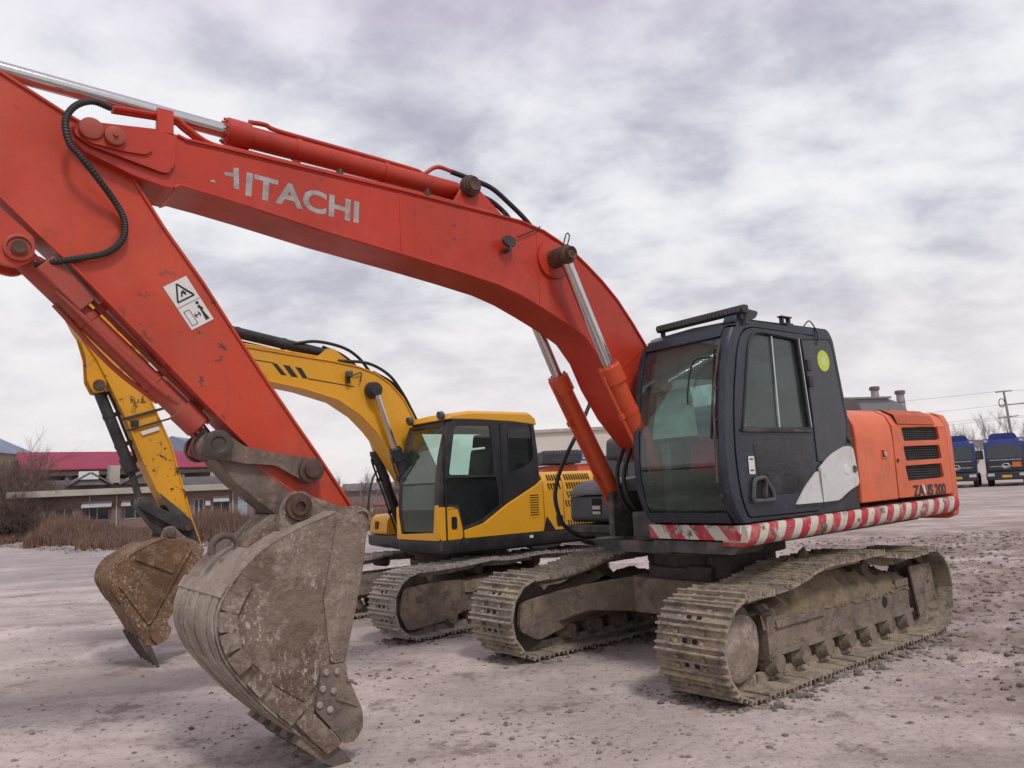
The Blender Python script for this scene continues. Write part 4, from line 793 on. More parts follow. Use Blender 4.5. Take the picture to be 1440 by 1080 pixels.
hose(CB, 'antenna_cable', [(.10, 1.30, 2.97), (.04, 1.32, 3.02), (-.02, 1.335, 2.96), (-.04, 1.348, 2.86), (.0, 1.348, 2.80)], .006)
MB().obox((-.36, 1.25, 2.90), (-.46, 1.25, 2.35), .06, .05, (0, 1, 0)).build('rear_lamp', 'dull_black', CB, bev=.01)
hose(CB, 'wiper', [(Fx(2.60) + .01, 1.20, 2.62), (Fx(2.55) + .03, 1.05, 2.60), (Fx(2.45) + .02, .98, 2.38), (Fx(2.3) + .0, .97, 2.25)], .008)
MB().obox((Fx(2.66) + .015, 1.235, 2.68), (Fx(1.9) + .015, 1.235, 1.95), .012, .02).build('wiper_blade', 'rubber', CB)
MB().tube([(Fx(2.72) + .02, 1.27, 2.72), (Fx(2.3) + .05, 1.27, 2.3), (Fx(1.7) + .03, 1.27, 1.6)], .010, 6).build('grab_rail', 'rust_pin', CB)
for z in (2.35, 2.10, 1.5): MB().box(Fx(z) - .01, Fx(z) + .035, 1.262, 1.278, z - .012, z + .012).build('rail_bracket', 'dull_black', CB)
# inside
MB().plate(rnd_poly([(-.1, 1.75), (.42, 1.78), (.45, 1.68), (.1, 1.6), (-.05, 1.6)], .04), .62, 1.08).plate(rnd_poly([(-.1, 1.72), (.05, 1.74), (-.08, 2.45), (-.2, 2.45)], .05), .62, 1.08).build('seat', 'seat', CB, bev=.03)
MB().plate(rnd_poly([(.86, 1.99), (.98, 2.0), (1.04, 1.86), (1.06, 1.70), (.98, 1.66), (.86, 1.70)], .03), .66, .96).build('red_jacket', 'red_cloth', CB, bev=.04)
for y in (.55, 1.12): MB().box(.0, .62, y - .06, y + .06, 1.6, 1.84).build('console', 'interior', CB, bev=.03)
MB().box(-.3, .2, .5, 1.2, 1.311, 1.6).box(.95, 1.2, .46, .56, 1.32, 1.98).build('floor_box', 'interior', CB, bev=.02)
MB().plate([(.43, 2.42), (1.235, 2.42), (1.235, 2.86), (.43, 2.86)], 1.08, 1.10, M=lambda u, v_, w: (w + (2.86 - v_) * .30, u, v_)).build('sun_visor', 'interior', CB)
MB().plate([(.43, 2.0), (.95, 2.0), (.8, 2.42), (.43, 2.55)], 1.02, 1.025, M=lambda u, v_, w: (w + (2.86 - v_) * .28, u, v_)).build('curtain', 'curtain', CB)

# ---- engine side, counterweight, hood
ybody = [(.25, 1.325), (1.352, 1.325), (1.356, 1.9), (1.345, 2.04), (1.30, 2.14), (1.20, 2.20), (1.05, 2.225), (.25, 2.235)]
def ysec(x): return [(x, y, z + zsk(x) * .55) for y, z in ybody]
ED = MB().loft([ysec(-.50), ysec(-1.185)]).build('engine_door', 'orange_paint', X, bev=.01)
MB().box(-.93, -1.03, 1.3555, 1.362, 1.745, 1.84).build('latch_plate', 'orange_paint', ED, bev=.004)
MB().box(-.945, -.965, 1.362, 1.366, 1.76, 1.83).build('latch_slot', 'dark_gap', ED); MB().rings((-.995, 1.362, 1.79), (0, 1, 0), [(0, .025), (.01, .022), (.01, .003)], 14).build('latch_lock', 'steel', ED)
MB().rings((-1.235, 1.357, 1.725), (0, 1, 0), [(0, .018), (.012, .016), (.012, .002)], 12).build('door_stop', 'dull_black', ED)
zo = zsk(-1.8) * .55
ho = [[(-1.385, z1 + zo), (-2.17, z1 + zo + .012), (-2.20, z0 + zo + .012), (-1.415, z0 + zo)] for z0, z1 in ((1.885, 2.02), (1.685, 1.83), (1.485, 1.635))]
GP = MB().plate([(-1.20, 1.325 + zo), (-2.36, 1.325 + zo), (-2.36, 2.035 + zo), (-1.20, 2.035 + zo)], 1.30, 1.355, [rnd_poly(h_, .02) for h_ in ho])
GP.loft([[(x, y, z + zo) for y, z in [(1.355, 2.036), (1.30, 2.14), (1.20, 2.20), (1.05, 2.225), (.25, 2.235), (.25, 2.0), (1.0, 2.0)]] for x in (-1.20, -2.36)])
GP = GP.build('grille_panel', 'orange_paint', X, bev=.006)
for h_ in ho:
    g_ = MB().box(h_[1][0] - .04, h_[0][0] + .04, 1.285, 1.299, h_[2][1] - .03, h_[0][1] + .03)
    g_ = g_.build('vent_backing', 'dark_gap', GP); gm = MB(); nx2 = 22
    for k in range(nx2): xx = h_[0][0] - .01 + (h_[1][0] - h_[0][0]) * k / (nx2 - 1); gm.box(xx - .006, xx + .006, 1.318, 1.326, h_[3][1], h_[1][1])
    for k in range(6): zz = h_[3][1] + (h_[0][1] - h_[3][1]) * (k + .5) / 6; gm.box(h_[2][0], h_[0][0], 1.3275, 1.331, zz - .005, zz + .005)
    gm.build('vent_mesh', 'dull_black', GP)
MB().loft([[(x, y, z + zo) for y, z in [(1.349, 2.062), (1.31, 2.135), (1.215, 2.197), (1.20, 2.21), (1.32, 2.15), (1.3555, 2.062)]] for x in (-1.30, -2.12)]).build('louver_backing', 'dark_gap', GP)
for k in range(26):
    x = -1.315 - k * .0315; MB().loft([[(xx, y, z + zo) for y, z in [(1.350, 2.058), (1.31, 2.135), (1.212, 2.195), (1.212, 2.216), (1.325, 2.152), (1.362, 2.058)]] for xx in (x, x - .017)]).build('louver', 'orange_paint', GP)
CWt = MB(); cwp = [(-2.372, 1.352), (-2.50, 1.345), (-2.60, 1.27)] + [(-2.74 * math.cos(a), 2.74 * math.sin(a)) for a in np.radians(np.arange(22, -23, -4))] + [(-2.60, -1.27), (-2.50, -1.345), (-2.372, -1.352)]
sc_ = lambda k, dx: [(-2.372 + (p[0] + 2.372) * k + dx, p[1] * (1 - (1 - k) * .25)) for p in cwp]
CWt.loft([[(p[0], p[1], z) for p in sc_(k, 0)] for k, z in ((.72, 1.09), (.95, 1.13), (1, 1.22), (1, 1.95), (.97, 2.10), (.86, 2.20), (.6, 2.235))]).build('counterweight', 'orange_paint', X, bev=.01, ang=45)
MB().plate(rnd_poly([(-.40, 2.20), (-.40, 2.44), (-1.7, 2.42), (-1.85, 2.25)], .08), -.6, .75).box(-.46, -2.36, -1.3, .24, 1.13, 2.19).build('hood', 'grey_plastic', X, bev=.03)
MB().rings((-1.35, -.2, 2.4), (0, 0, 1), [(0, .07), (.2, .07), (.2, .06), (.02, .05)], 16).build('exhaust_pipe', 'rust_pin', X)
text_mesh('model_lettering', 'ZA', 'label_black', GP, .155, side_text(-1.49, 1.3562, 1.357 + zo - .03), 1.12, .006, .0012, .95); text_mesh('model_lettering', 'IS 200', 'label_black', GP, .155, side_text(-1.79, 1.3562, 1.357 + zo - .03), 1.12, .006, .0012, .95)
MB().plate(rnd_poly([(-1.71, 1.37 + zo), (-1.69, 1.45 + zo), (-1.735, 1.43 + zo), (-1.76, 1.365 + zo), (-1.73, 1.34 + zo)], .008), 1.3555, 1.3572).build('scuff_patch', 'label_white', GP)
MB().plate([(-1.735, 1.44 + zo), (-1.755, 1.44 + zo), (-1.79, 1.335 + zo), (-1.772, 1.335 + zo)], 1.3555, 1.3575).build('model_lettering', 'label_black', GP)
# right front storage box and mirror
SB = MB().plate(rnd_poly([(.66, 1.22), (.72, 1.26), (.71, 1.50), (.10, 1.52), (.08, 1.22)], .03), -1.34, -.66).build('storage_box', 'grey_plastic', X, bev=.03)
MB().plate(rnd_poly([(.735, 1.51), (.70, 1.56), (.55, 1.66), (.12, 1.70), (.06, 1.53)], .05), -1.345, -.655).build('box_lid', 'grey_plastic', SB, bev=.025)
MB().box(.7165, .722, -.99, -.85, 1.30, 1.475).build('latch_recess', 'dark_gap', SB); MB().box(.722, .728, -.98, -.86, 1.36, 1.40).box(.722, .728, -.98, -.86, 1.31, 1.34).build('latch', 'lamp_lens', SB)
MB().box(-.2, .80, -1.36, -.50, 1.121, 1.20).build('step_plate', 'dusty_black', X, bev=.01)
hose(X, 'hand_hose', [(.62, -.9, 2.70), (.90, -.9, 2.25), (1.17, -.9, 1.87), (1.30, -.9, 1.58), (1.28, -.9, 1.37), (1.20, -.9, 1.22), (1.0, -.9, 1.10), (.8, -.9, 1.08)], .022)
MR = MB().plate(rnd_poly([(.17, 1.90), (.15, 2.12), (.02, 2.17), (-.24, 2.19), (-.24, 1.86), (.05, 1.88)], .04), -1.30, -1.12).build('mirror', 'grey_plastic', X, bev=.03)
MB().plate(rnd_poly([(-.02, 1.92), (-.02, 2.06), (-.22, 2.08), (-.22, 1.90)], .03), -1.118, -1.112).build('mirror_glass', 'dark_gap', MR); MB().tube([(-.05, -1.2, 1.88), (-.05, -1.2, 1.5), (.0, -1.2, 1.2)], .018, 8).build('mirror_post', 'dull_black', MR)

# ---- boom
btop = [(5.768, 3.926), (5.635, 3.948), (5.347, 3.985), (5.228, 3.975), (5.175, 3.958), (4.916, 3.958), (4.386, 3.948), (4.039, 3.942), (3.547, 3.936), (3.265, 3.925), (2.730, 3.908), (2.45, 3.896), (2.203, 3.852), (2.036, 3.789), (1.865, 3.711), (1.700, 3.606), (1.523, 3.480), (1.343, 3.325), (1.165, 3.125), (.975, 2.885), (.72, 2.48), (.45, 2.08), (.22, 1.86)]
bbot = [(.16, 1.56), (.42, 1.58), (.75, 1.76), (1.05, 1.98), (1.31, 2.24), (1.509, 2.520), (1.63, 2.76), (1.788, 2.935), (2.007, 3.045), (2.25, 3.145), (2.484, 3.235), (2.719, 3.298), (3.074, 3.352), (3.489, 3.408), (4.222, 3.497), (4.728, 3.574), (5.006, 3.612), (5.203, 3.634), (5.245, 3.610), (5.329, 3.616), (5.472, 3.646), (5.745, 3.742), (5.815, 3.80), (5.83, 3.87)]
BO = web(btop + [(.05, 1.78), (.05, 1.62)] + bbot, .188, btop[3:-1], bbot[1:-5], .203).build('boom', 'red_paint', X, bev=.004)
ply = [(5.768, 3.92), (5.35, 3.965), (5.25, 3.95), (5.245, 3.77), (5.28, 3.698), (5.32, 3.693), (5.725, 3.775), (5.805, 3.823), (5.81, 3.88)]
plx = [(5.78, 3.897), (5.69, 3.93), (5.535, 3.867), (5.386, 3.845), (5.378, 3.82), (5.417, 3.779), (5.553, 3.773), (5.728, 3.785), (5.79, 3.84)]
for s_ in (1, -1):
    MB().plate(rnd_poly(ply, .02), *sorted((s_ * .2035, s_ * .216))).build('tip_plate', 'red_paint', BO, bev=.004)
    MB().plate(rnd_poly(plx, .025), *sorted((s_ * .2165, s_ * .232))).build('pin_plate', 'red_paint', BO, bev=.004)
    MB().rings((5.721, s_ * .2325, 3.871), (0, s_, 0), [(0, .066), (.012, .066), (.016, .058), (.016, .01)], 26).build('pin_cap', 'worn_ram', BO)
    MB().rings((5.595, s_ * .2325, 3.850), (0, s_, 0), [(0, .058), (.03, .058), (.034, .048), (.034, .016), (.05, .013), (.05, .002)], 24).build('pin_bolt', 'worn_ram', BO)
    MB().rings((2.12, s_ * .2035, 3.595), (0, s_, 0), [(0, .17), (.012, .165), (.014, .10), (.014, .02)], 32).build('boss_plate', 'red_paint', BO)
    pin(BO, 'cylinder_pin', 2.12, 3.595, s_ * .205, s_ * .46, .072, 'rust_pin')
    br_ = MB().plate([(3.12, 3.925), (2.98, 4.15), (2.90, 4.165), (2.83, 4.11), (2.56, 3.90)], *sorted((s_ * .10, s_ * .14))).build('cylinder_bracket', 'red_paint', BO, bev=.006)
pin(BO, 'bracket_pin', 2.944, 4.113, .14, .235, .075, 'rust_pin')
BT = text_mesh('boom_lettering', 'ITACHI', 'boom_text', BO, .223, side_text(4.808, .1885, 3.664, R(-3.6)), 1.17, .0065, .001, 1.02)
# first letter has peeled: fragments only
HP = MB()
for x0_, x1_, z0_, z1_ in ((4.93, 4.868, 3.768, 3.795), (4.872, 4.836, 3.690, 3.838), (5.02, 4.99, 3.705, 3.722)): HP.plate([(x0_, z0_), (x1_, z0_ - .002), (x1_ + .004, z1_), (x0_ + .002, z1_ - .006)], .1885, .1895)
HP.build('boom_lettering', 'boom_text', BO)['label'] = 'peeled first letter'
LA = MB().loft([[(2.64 + r_ * 1.15 * math.cos(t), .265 + yo + .1 * r_ * math.cos(t), 3.662 + .75 * r_ * math.sin(t)) for t in np.linspace(0, 6.283, 19)[:-1]] for r_, yo in ((.03, -.035), (.062, -.02), (.066, .0), (.06, .012), (.045, .012))]).build('work_lamp', 'dull_black', BO)
MB().cyl((2.64, .20, 3.59), (2.64, .27, 3.60), .018, n=10).box(2.625, 2.655, .255, .275, 3.58, 3.63).build('lamp_bracket', 'dull_black', LA)
hose(BO, 'lamp_wire', [(2.50, .208, 3.74), (2.38, .21, 3.80), (2.28, .208, 3.85), (2.24, .19, 3.88)], .006); hose(BO, 'wire_loop', [(1.99, .2, 3.74), (1.97, .22, 3.84), (1.94, .22, 3.86), (1.93, .22, 3.82), (1.98, .215, 3.70)], .006)
bp = MB()
for dy in (.15, .10): bp.tube(cr([(5.60, dy + .04, 4.055), (5.348, dy, 4.095), (5.230, dy, 4.10), (5.164, dy, 4.06), (5.02, dy, 3.985), (4.823, dy, 3.978), (4.4, dy, 3.97), (3.6, dy, 3.958), (3.1, dy, 3.945), (2.7, dy - .02, 3.935)], 5), .017, 8)
bp.build('boom_pipe', 'red_paint', BO)
MB().obox((5.30, .17, 3.965), (5.30, .165, 4.13), .05, .10, (1, 0, 0)).build('pipe_clamp', 'red_paint', BO, bev=.006)
for x_ in (4.1, 3.36): MB().box(x_ - .025, x_ + .025, .08, .17, 3.945, 3.985).cyl((x_, .17, 3.95), (x_, .17, 4.0), .012, n=6).build('pipe_saddle', 'dark_steel', BO)
AH = hose(BO, 'corrugated_hose', [(5.615, .19, 4.05), (5.723, .25, 4.035), (5.814, .265, 3.972), (5.859, .265, 3.872), (5.838, .265, 3.746), (5.770, .262, 3.666), (5.675, .23, 3.565), (5.574, .185, 3.455), (5.522, .17, 3.356), (5.527, .165, 3.244), (5.606, .16, 3.148), (5.736, .155, 3.096), (5.878, .12, 3.06), (5.96, .06, 3.045)], .021, ribs=1)
hose(BO, 'hydraulic_hose', [(3.05, .05, 4.255), (2.871, .05, 4.235), (2.651, .05, 4.20), (2.465, .05, 4.10), (2.275, .06, 3.96), (2.15, .06, 3.82)], .022); hose(BO, 'hydraulic_hose', [(2.90, .0, 4.13), (2.66, .0, 4.115), (2.50, .0, 4.04), (2.40, .0, 3.95), (2.32, .0, 3.85)], .022)
hose(BO, 'grease_fitting', [(2.60, .15, 3.90), (2.60, .15, 3.97)], .008)
for x_, z0_, z1_ in ((2.28, 3.16, 3.83), (3.62, 3.43, 3.915)): MB().box(x_ - .006, x_ + .006, .187, .1925, z0_, z1_).build('weld_seam', 'red_paint', BO, bev=.002)
MB().obox((1.02, .190, 2.90), (1.50, .190, 2.56), .012, .006, (0, 1, 0)).build('weld_seam', 'red_paint', BO)
MB().tube([(p[0], .190, p[1]) for p in bbot[6:16]], .007, 5).build('weld_bead', 'red_paint', BO); MB().tube([(p[0], .190, p[1] - .022) for p in btop[4:19]], .007, 5).build('weld_bead', 'red_paint', BO)
# ---- arm
armR = [(6.60, 4.37), (6.42, 4.28), (6.178, 4.150), (5.846, 3.985), (5.752, 3.945), (5.60, 3.81), (5.451, 3.630), (5.282, 3.368), (5.043, 3.043), (4.871, 2.780), (4.623, 2.410), (4.430, 2.135), (4.275, 1.918), (4.140, 1.720), (4.039, 1.565)]
armL = [(4.39, 1.626), (4.68, 1.83), (4.755, 1.98), (4.928, 2.154), (5.09, 2.322), (5.321, 2.566), (5.563, 2.818), (5.793, 3.055), (5.958, 3.208), (6.152, 3.397), (6.5, 3.77), (6.78, 4.13)]
AR = web(armR + [(3.965, 1.50), (3.96, 1.43), (4.02, 1.385), (4.11, 1.40)] + armL + [(6.82, 4.28), (6.74, 4.38)], .122, armR, armL, .137).build('arm', 'arm_paint', X, bev=.004)
for s_ in (1, -1):
    MB().plate(rnd_poly([(6.33, 3.50), (5.98, 3.19), (5.97, 3.06), (6.05, 3.0), (6.16, 3.02), (6.6, 3.5), (6.6, 3.8)], [.02, .02, .06, .08, .06, .03, .02]), *sorted((s_ * .085, s_ * .125))).build('cylinder_ear', 'red_paint', AR, bev=.005)
    MB().rings((6.052, s_ * .126, 3.115), (0, s_, 0), [(0, .078), (.02, .078), (.024, .062), (.012, .060), (.012, .045), (.03, .043), (.03, .004)], 24).build('ear_pin', 'worn_ram', AR)
    MB().rings((6.052, s_ * .1565, 3.115), (0, s_, 0), [(0, .04), (.006, .036), (.006, .003)], 12).build('ear_bolt', 'rust_pin', AR)
# warning sticker on the arm
m, nt, b, L = base('warning_print')
sv = [Vector((5.286, 2.982)), Vector((5.150, 3.072)), Vector((4.977, 2.808)), Vector((5.112, 2.722))]
def stk(u, v_): p = sv[1] * (1 - u) * (1 - v_) + sv[0] * u * (1 - v_) + sv[2] * (1 - u) * v_ + sv[3] * u * v_; return (p.x, p.y)
MAT.pop('warning_print'); bpy.data.materials.remove(m)
SKr = MB().plate([stk(0, 0), stk(1, 0), stk(1, 1), stk(0, 1)], .1225, .1245).build('warning_sticker', 'label_white', AR)
def inkline(pts, w): 
    o_ = MB(); P = [stk(1 - u, v_) for u, v_ in pts]
    for a, b_ in zip(P, P[1:]): o_.obox((a[0], .125, a[1]), (b_[0], .125, b_[1]), w, .0016, (0, 1, 0))
    return o_
ik = inkline([(.50, .06), (.86, .40), (.14, .40), (.50, .06), (.80, .36)], .011)
for q_ in (inkline([(.40, .33), (.50, .24), (.60, .33)], .010), inkline([(.55, .22), (.62, .30)], .010), inkline([(.02, .50), (.98, .50)], .003), inkline([(.12, .62), (.36, .62), (.36, .93), (.12, .93), (.12, .62)], .004), inkline([(.42, .78), (.66, .78)], .008), inkline([(.48, .73), (.42, .78), (.48, .83)], .006), inkline([(.60, .73), (.66, .78), (.60, .83)], .006), inkline([(.78, .62), (.78, .78), (.74, .95)], .014), inkline([(.78, .78), (.84, .95)], .012), inkline([(.70, .66), (.78, .63), (.86, .72)], .009)): ik.add(q_.v, q_.f)
hx = stk(1 - .78, .565); ik.rings((hx[0], .1245, hx[1]), (0, 1, 0), [(0, .011), (.0014, .011)], 12); ik.build('warning_pictogram', 'label_black', AR)
# ---- rams
ram(X, 'arm_cylinder', (2.944, 4.113), (4.875, 4.168), (6.62, 4.235), .078, .052, 'red_paint', eye=.09, pipe=-1)
hose(X, 'cylinder_pipe', [(4.72, .03, 4.262), (4.60, .03, 4.27), (4.504, .03, 4.248), (4.0, .03, 4.23), (3.40, .03, 4.205), (3.314, .03, 4.185), (3.223, .04, 4.25), (3.16, .05, 4.27), (3.04, .05, 4.258)], .017, 'red_paint')
for s_ in (1, -1): 
    bc_ = ram(X, 'boom_cylinder', (.85, 1.22), (1.67, 2.66), (2.12, 3.595), .082, .05, 'ram_paint', eye=.0, y0=s_ * .345, pipe=-1)
    MB().rings((2.12, s_ * .345 - .055, 3.595), (0, 1, 0), [(0, .085), (.11, .085)], 22).build('rod_eye', 'rust_pin', bc_)
    MB().rings((.85, s_ * .345 - .06, 1.22), (0, 1, 0), [(0, .1), (.12, .1)], 22).build('base_eye', 'dusty_black', bc_)
bk = ram(X, 'bucket_cylinder', (6.049, 3.120), (5.03, 2.115), (4.954, 1.995), .068, .048, 'worn_ram', 'dark_steel', eye=.075, pipe=-1, gcol='link_mud')
MB().obox((5.93, .06, 3.055), (5.70, .03, 2.83), .14, .12).obox((5.96, .02, 3.09), (5.90, .10, 3.03), .05, .05).build('valve_block', 'worn_ram', bk, bev=.008)
MB().tube(cr([(5.86, .09, 2.90), (5.5, .085, 2.54), (5.3, .085, 2.35), (5.17, .06, 2.26)], 5), .014, 8).tube(cr([(5.86, .02, 2.83), (5.55, .0, 2.49), (5.28, .0, 2.27)], 4), .016, 8).build('ram_pipe', 'worn_ram', bk)
# ---- bucket linkage
for s_ in (1, -1):
    lk = rnd_poly([(5.06, 1.95), (5.02, 2.07), (4.93, 2.075), (4.80, 1.98), (4.62, 1.94), (4.43, 1.905), (4.33, 1.90), (4.275, 1.83), (4.30, 1.745), (4.38, 1.725), (4.45, 1.77), (4.60, 1.855), (4.80, 1.87), (4.95, 1.90)], .03)
    SL = MB().plate(lk, *sorted((s_ * .142, s_ * .186))).build('side_link', 'link_mud' if s_ > 0 else 'worn_ram', X, bev=.006)
    MB().rings((4.361, s_ * .1865, 1.815), (0, s_, 0), [(0, .085), (.03, .085), (.034, .07), (.034, .055), (.05, .05), (.05, .004)], 22).build('link_pin', 'rust_pin', SL)
    MB().rings((4.975, s_ * .1865, 1.99), (0, s_, 0), [(0, .09), (.05, .09), (.055, .075), (.055, .05), (.045, .04), (.045, .004)], 24).build('link_pin', 'dark_steel', SL)
MB().rings((4.965, -.14, 1.99), (0, 1, 0), [(0, .078), (.05, .078), (.055, .09), (.09, .09), (.095, .08), (.185, .08), (.19, .09), (.225, .09), (.23, .078), (.28, .078)], 26).build('link_tube', 'link_mud', X)
MB().plate(rnd_poly([(4.99, 1.93), (4.93, 2.02), (4.78, 1.99), (4.60, 1.80), (4.43, 1.66), (4.40, 1.56), (4.47, 1.49), (4.56, 1.52), (4.66, 1.60), (4.84, 1.75)], .05), -.135, .135).build('bucket_link', 'link_mud', X, bev=.012)

# ---- bucket
HB = .455
back = [(4.40, .085), (4.582, .258), (4.735, .405), (4.881, .575), (4.985, .72), (5.035, .85), (5.045, .95), (5.02, 1.05), (4.967, 1.14), (4.893, 1.235), (4.761, 1.345), (4.571, 1.437), (4.303, 1.531)]
bk_s = [(p.x, p.y) for p in cr([Vector((a, b_, 0)) for a, b_ in back], 4)]
outl = bk_s + [(4.20, 1.55), (4.11, 1.50), (4.085, 1.42), (4.105, 1.276), (4.126, 1.135), (4.19, .86), (4.255, .60), (4.33, .33)]
BU = MB().strip(bk_s, .028, -HB + .001, HB - .001)
BU.plate(outl, HB - .03, HB).plate(outl, -HB, -HB + .03)
BU = BU.build('bucket', 'bucket_mud', X, bev=.006)
BU['label'] = 'muddy digging bucket with bolted side cutter'
inn = lambda pts, k, c=(4.55, .85): [(c[0] + (p[0] - c[0]) * k, c[1] + (p[1] - c[1]) * k) for p in pts]
off = [Vector((p[0], p[1])) for p in bk_s]
def offs(i, d): 
    a = off[max(0, i - 1)]; c = off[min(len(off) - 1, i + 1)]; t = (c - a).normalized(); return off[i] + Vector((t.y, -t.x)) * d
# wrap sheet, proud wear strips and cross welds on its outside
wr = [tuple(offs(i, .012)) for i in range(len(off))]
MB().strip(wr, .0105, -HB - .004, HB + .004).build('wrap_sheet', 'bucket_wrap', BU)
for k, (ya_, yb, i0, i1) in enumerate(((-.44, -.33, 4, 30), (-.315, -.20, 4, 32), (-.185, -.07, 4, 31), (-.05, .06, 4, 33), (.075, .19, 4, 31), (.205, .315, 4, 32), (.33, .435, 4, 30))):
    MB().strip([tuple(offs(i, .025 + .004 * (k % 2))) for i in range(i0, i1)], .0125, ya_, yb).build('wear_strip', 'bucket_wrap', BU, bev=.004)
MB().strip([tuple(offs(i, .034)) for i in range(29, 33)], .02, -HB, HB).build('cross_weld', 'bucket_wrap', BU, bev=.004)
for s_ in (1, -1):
    Ys = lambda a, b_: sorted((s_ * a, s_ * b_))
    MB().plate(rnd_poly([(4.90, 1.14), (4.42, 1.16), (4.36, .62), (4.52, .40), (4.72, .55), (4.87, .72), (4.95, .92)], .04), *Ys(HB + .0005, HB + .008)).build('side_patch', 'bucket_dark', BU, bev=.003)
    MB().plate(rnd_poly([(4.30, 1.48), (4.10, 1.45), (4.135, 1.14), (4.265, .60), (4.36, .61), (4.40, 1.0), (4.34, 1.3)], .03), *Ys(HB + .0005, HB + .014)).build('edge_plate', 'bucket_mud', BU, bev=.004)
    for k, (i, wd_) in enumerate(((33, .10), (29, .11), (24.5, .11), (19.5, .11), (15, .115), (11, .115), (6.8, .12))):
        i_ = int(i); c_ = offs(i_, -.055); t = (off[i_ + 1] - off[i_ - 1]).normalized(); nn = Vector((t.y, -t.x)); hw = wd_ * .5; hh = .052 if k else .045; j = random.uniform(-.06, .06)
        cs = [c_ + (t * a * hw + nn * b_ * hh) for a, b_ in ((-1, -1 + j), (1, -1 - j), (1 - j, 1), (-1, 1))]
        MB().plate(rnd_poly([(q_.x, q_.y) for q_ in cs], .014), *Ys(HB + .0085, HB + .034)).build('wear_pad', 'bucket_mud', BU, bev=.012)
    MB().plate(rnd_poly([(4.60, .31), (4.50, .36), (4.30, .13), (4.40, .085)], .02), *Ys(HB + .0085, HB + .04)).build('corner_shroud', 'bucket_mud', BU, bev=.01)
    SC = MB().plate(rnd_poly([(4.43, .60), (4.27, .60), (4.262, .52), (4.165, .30), (4.16, .20), (4.21, .13), (4.29, .12), (4.38, .24), (4.475, .355)], .025), *Ys(HB + .015, HB + .045)).build('side_cutter', 'frame_mud', BU, bev=.008)
    for x_, z_ in ((4.405, .57), (4.335, .562), (4.43, .475), (4.36, .452), (4.45, .385), (4.385, .345)): MB().rings((x_, s_ * (HB + .0455), z_), (0, s_, 0), [(0, .021), (.012, .021), (.017, .015), (.017, .002)], 8).build('bolt', 'bucket_wrap', SC)
    for x0_, z0_, x1_, z1_ in ((4.27, .50, 4.20, .46), (4.34, .40, 4.20, .335)): MB().obox((x0_, s_ * (HB + .05), z0_), (x1_, s_ * (HB + .05), z1_), .016, .014, (0, 1, 0)).build('cutter_rib', 'frame_mud', SC, bev=.003)
    # hinge ears
    er = MB().plate(rnd_poly([(4.62, 1.42), (4.585, 1.60), (4.53, 1.675), (4.45, 1.685), (4.385, 1.64), (4.16, 1.555), (4.06, 1.57), (3.985, 1.52), (3.97, 1.44), (4.02, 1.385), (4.12, 1.36), (4.3, 1.40)], .04), *Ys(.225, .275)).build('hinge_ear', 'bucket_mud', BU, bev=.01)
    MB().rings((4.485, s_ * .276, 1.58), (0, s_, 0), [(0, .088), (.035, .085), (.035, .06), (.05, .056), (.05, .035), (.03, .03), (.03, .003)], 24).build('hinge_pin', 'rust_pin', BU)
    MB().rings((4.046, s_ * .276, 1.473), (0, s_, 0), [(0, .08), (.02, .075), (.02, .055), (.004, .05), (.004, .003)], 24).build('hinge_pin', 'bucket_mud', BU)
MB().plate(rnd_poly([(4.66, 1.40), (4.80, 1.335), (4.70, 1.45), (4.60, 1.55), (4.56, 1.44)], .03), -.215, .215).build('ear_brace', 'bucket_mud', BU, bev=.01)
# lifting eye
ey = MB().tube([(4.865 + .085 * math.cos(a), 0 + .0 * a, 1.335 + .085 * math.sin(a)) for a in np.linspace(R(-20), R(290), 26)], .024, 10).obox((4.80, 0, 1.30), (4.70, 0, 1.42), .05, .05).build('lifting_eye', 'link_mud', BU, bev=.003)
for k in range(5):
    y = -.40 + k * .20
    td = Vector((4.195, 0, -.06)) - Vector((4.47, 0, .16)); td.normalize(); pn = Vector((-td.z, 0, td.x)); b0 = Vector((4.54, y, .215)); b1 = Vector((4.37, y, .075)); b2 = Vector((4.195, y, -.055))
    ad = MB().loft([[c_ + Vector((0, a * wy, 0)) + pn * e2 * th_ for a, e2 in ((-1, -1), (1, -1), (1, 1), (-1, 1))] for c_, wy, th_ in ((b0, .05, .06), (b1, .05, .062))]).build('tooth_adapter', 'frame_mud', BU, bev=.008)
    MB().loft([[c_ + Vector((0, a * wy, 0)) + pn * e2 * th_ for a, e2 in ((-1, -1), (1, -1), (1, 1), (-1, 1))] for c_, wy, th_ in ((b1 - td * .05, .06, .07), (b1 + td * .06, .056, .055), (b2, .036, .014))]).build('tooth', 'dark_mud_and_shade', BU, bev=.006)
# ---- hoses between boom foot and cab
for k, (pts, mat_) in enumerate((([(.80, .22, 1.20), (1.02, .30, 1.45), (1.12, .30, 1.75), (1.02, .25, 2.05), (.85, .2, 2.3)], 'ram_paint'), ([(.70, .12, 1.18), (1.08, .16, 1.42), (1.18, .14, 1.72), (1.08, .1, 2.0), (.9, .1, 2.2)], 'rubber'), ([(.72, .0, 1.18), (1.12, .02, 1.40), (1.22, .0, 1.66), (1.1, .0, 1.95)], 'rubber'), ([(.9, .26, 1.14), (1.15, .28, 1.30), (1.16, .30, 1.55), (1.0, .30, 1.8)], 'rubber'), ([(.75, -.12, 1.18), (1.1, -.12, 1.42), (1.2, -.1, 1.72), (1.1, -.1, 1.95)], 'rubber'), ([(.86, .27, 1.16), (1.22, .27, 1.5), (1.28, .26, 1.72), (1.14, .25, 1.98)], 'ram_paint'))):
    hose(X, 'hydraulic_hose', pts, .02, mat_)
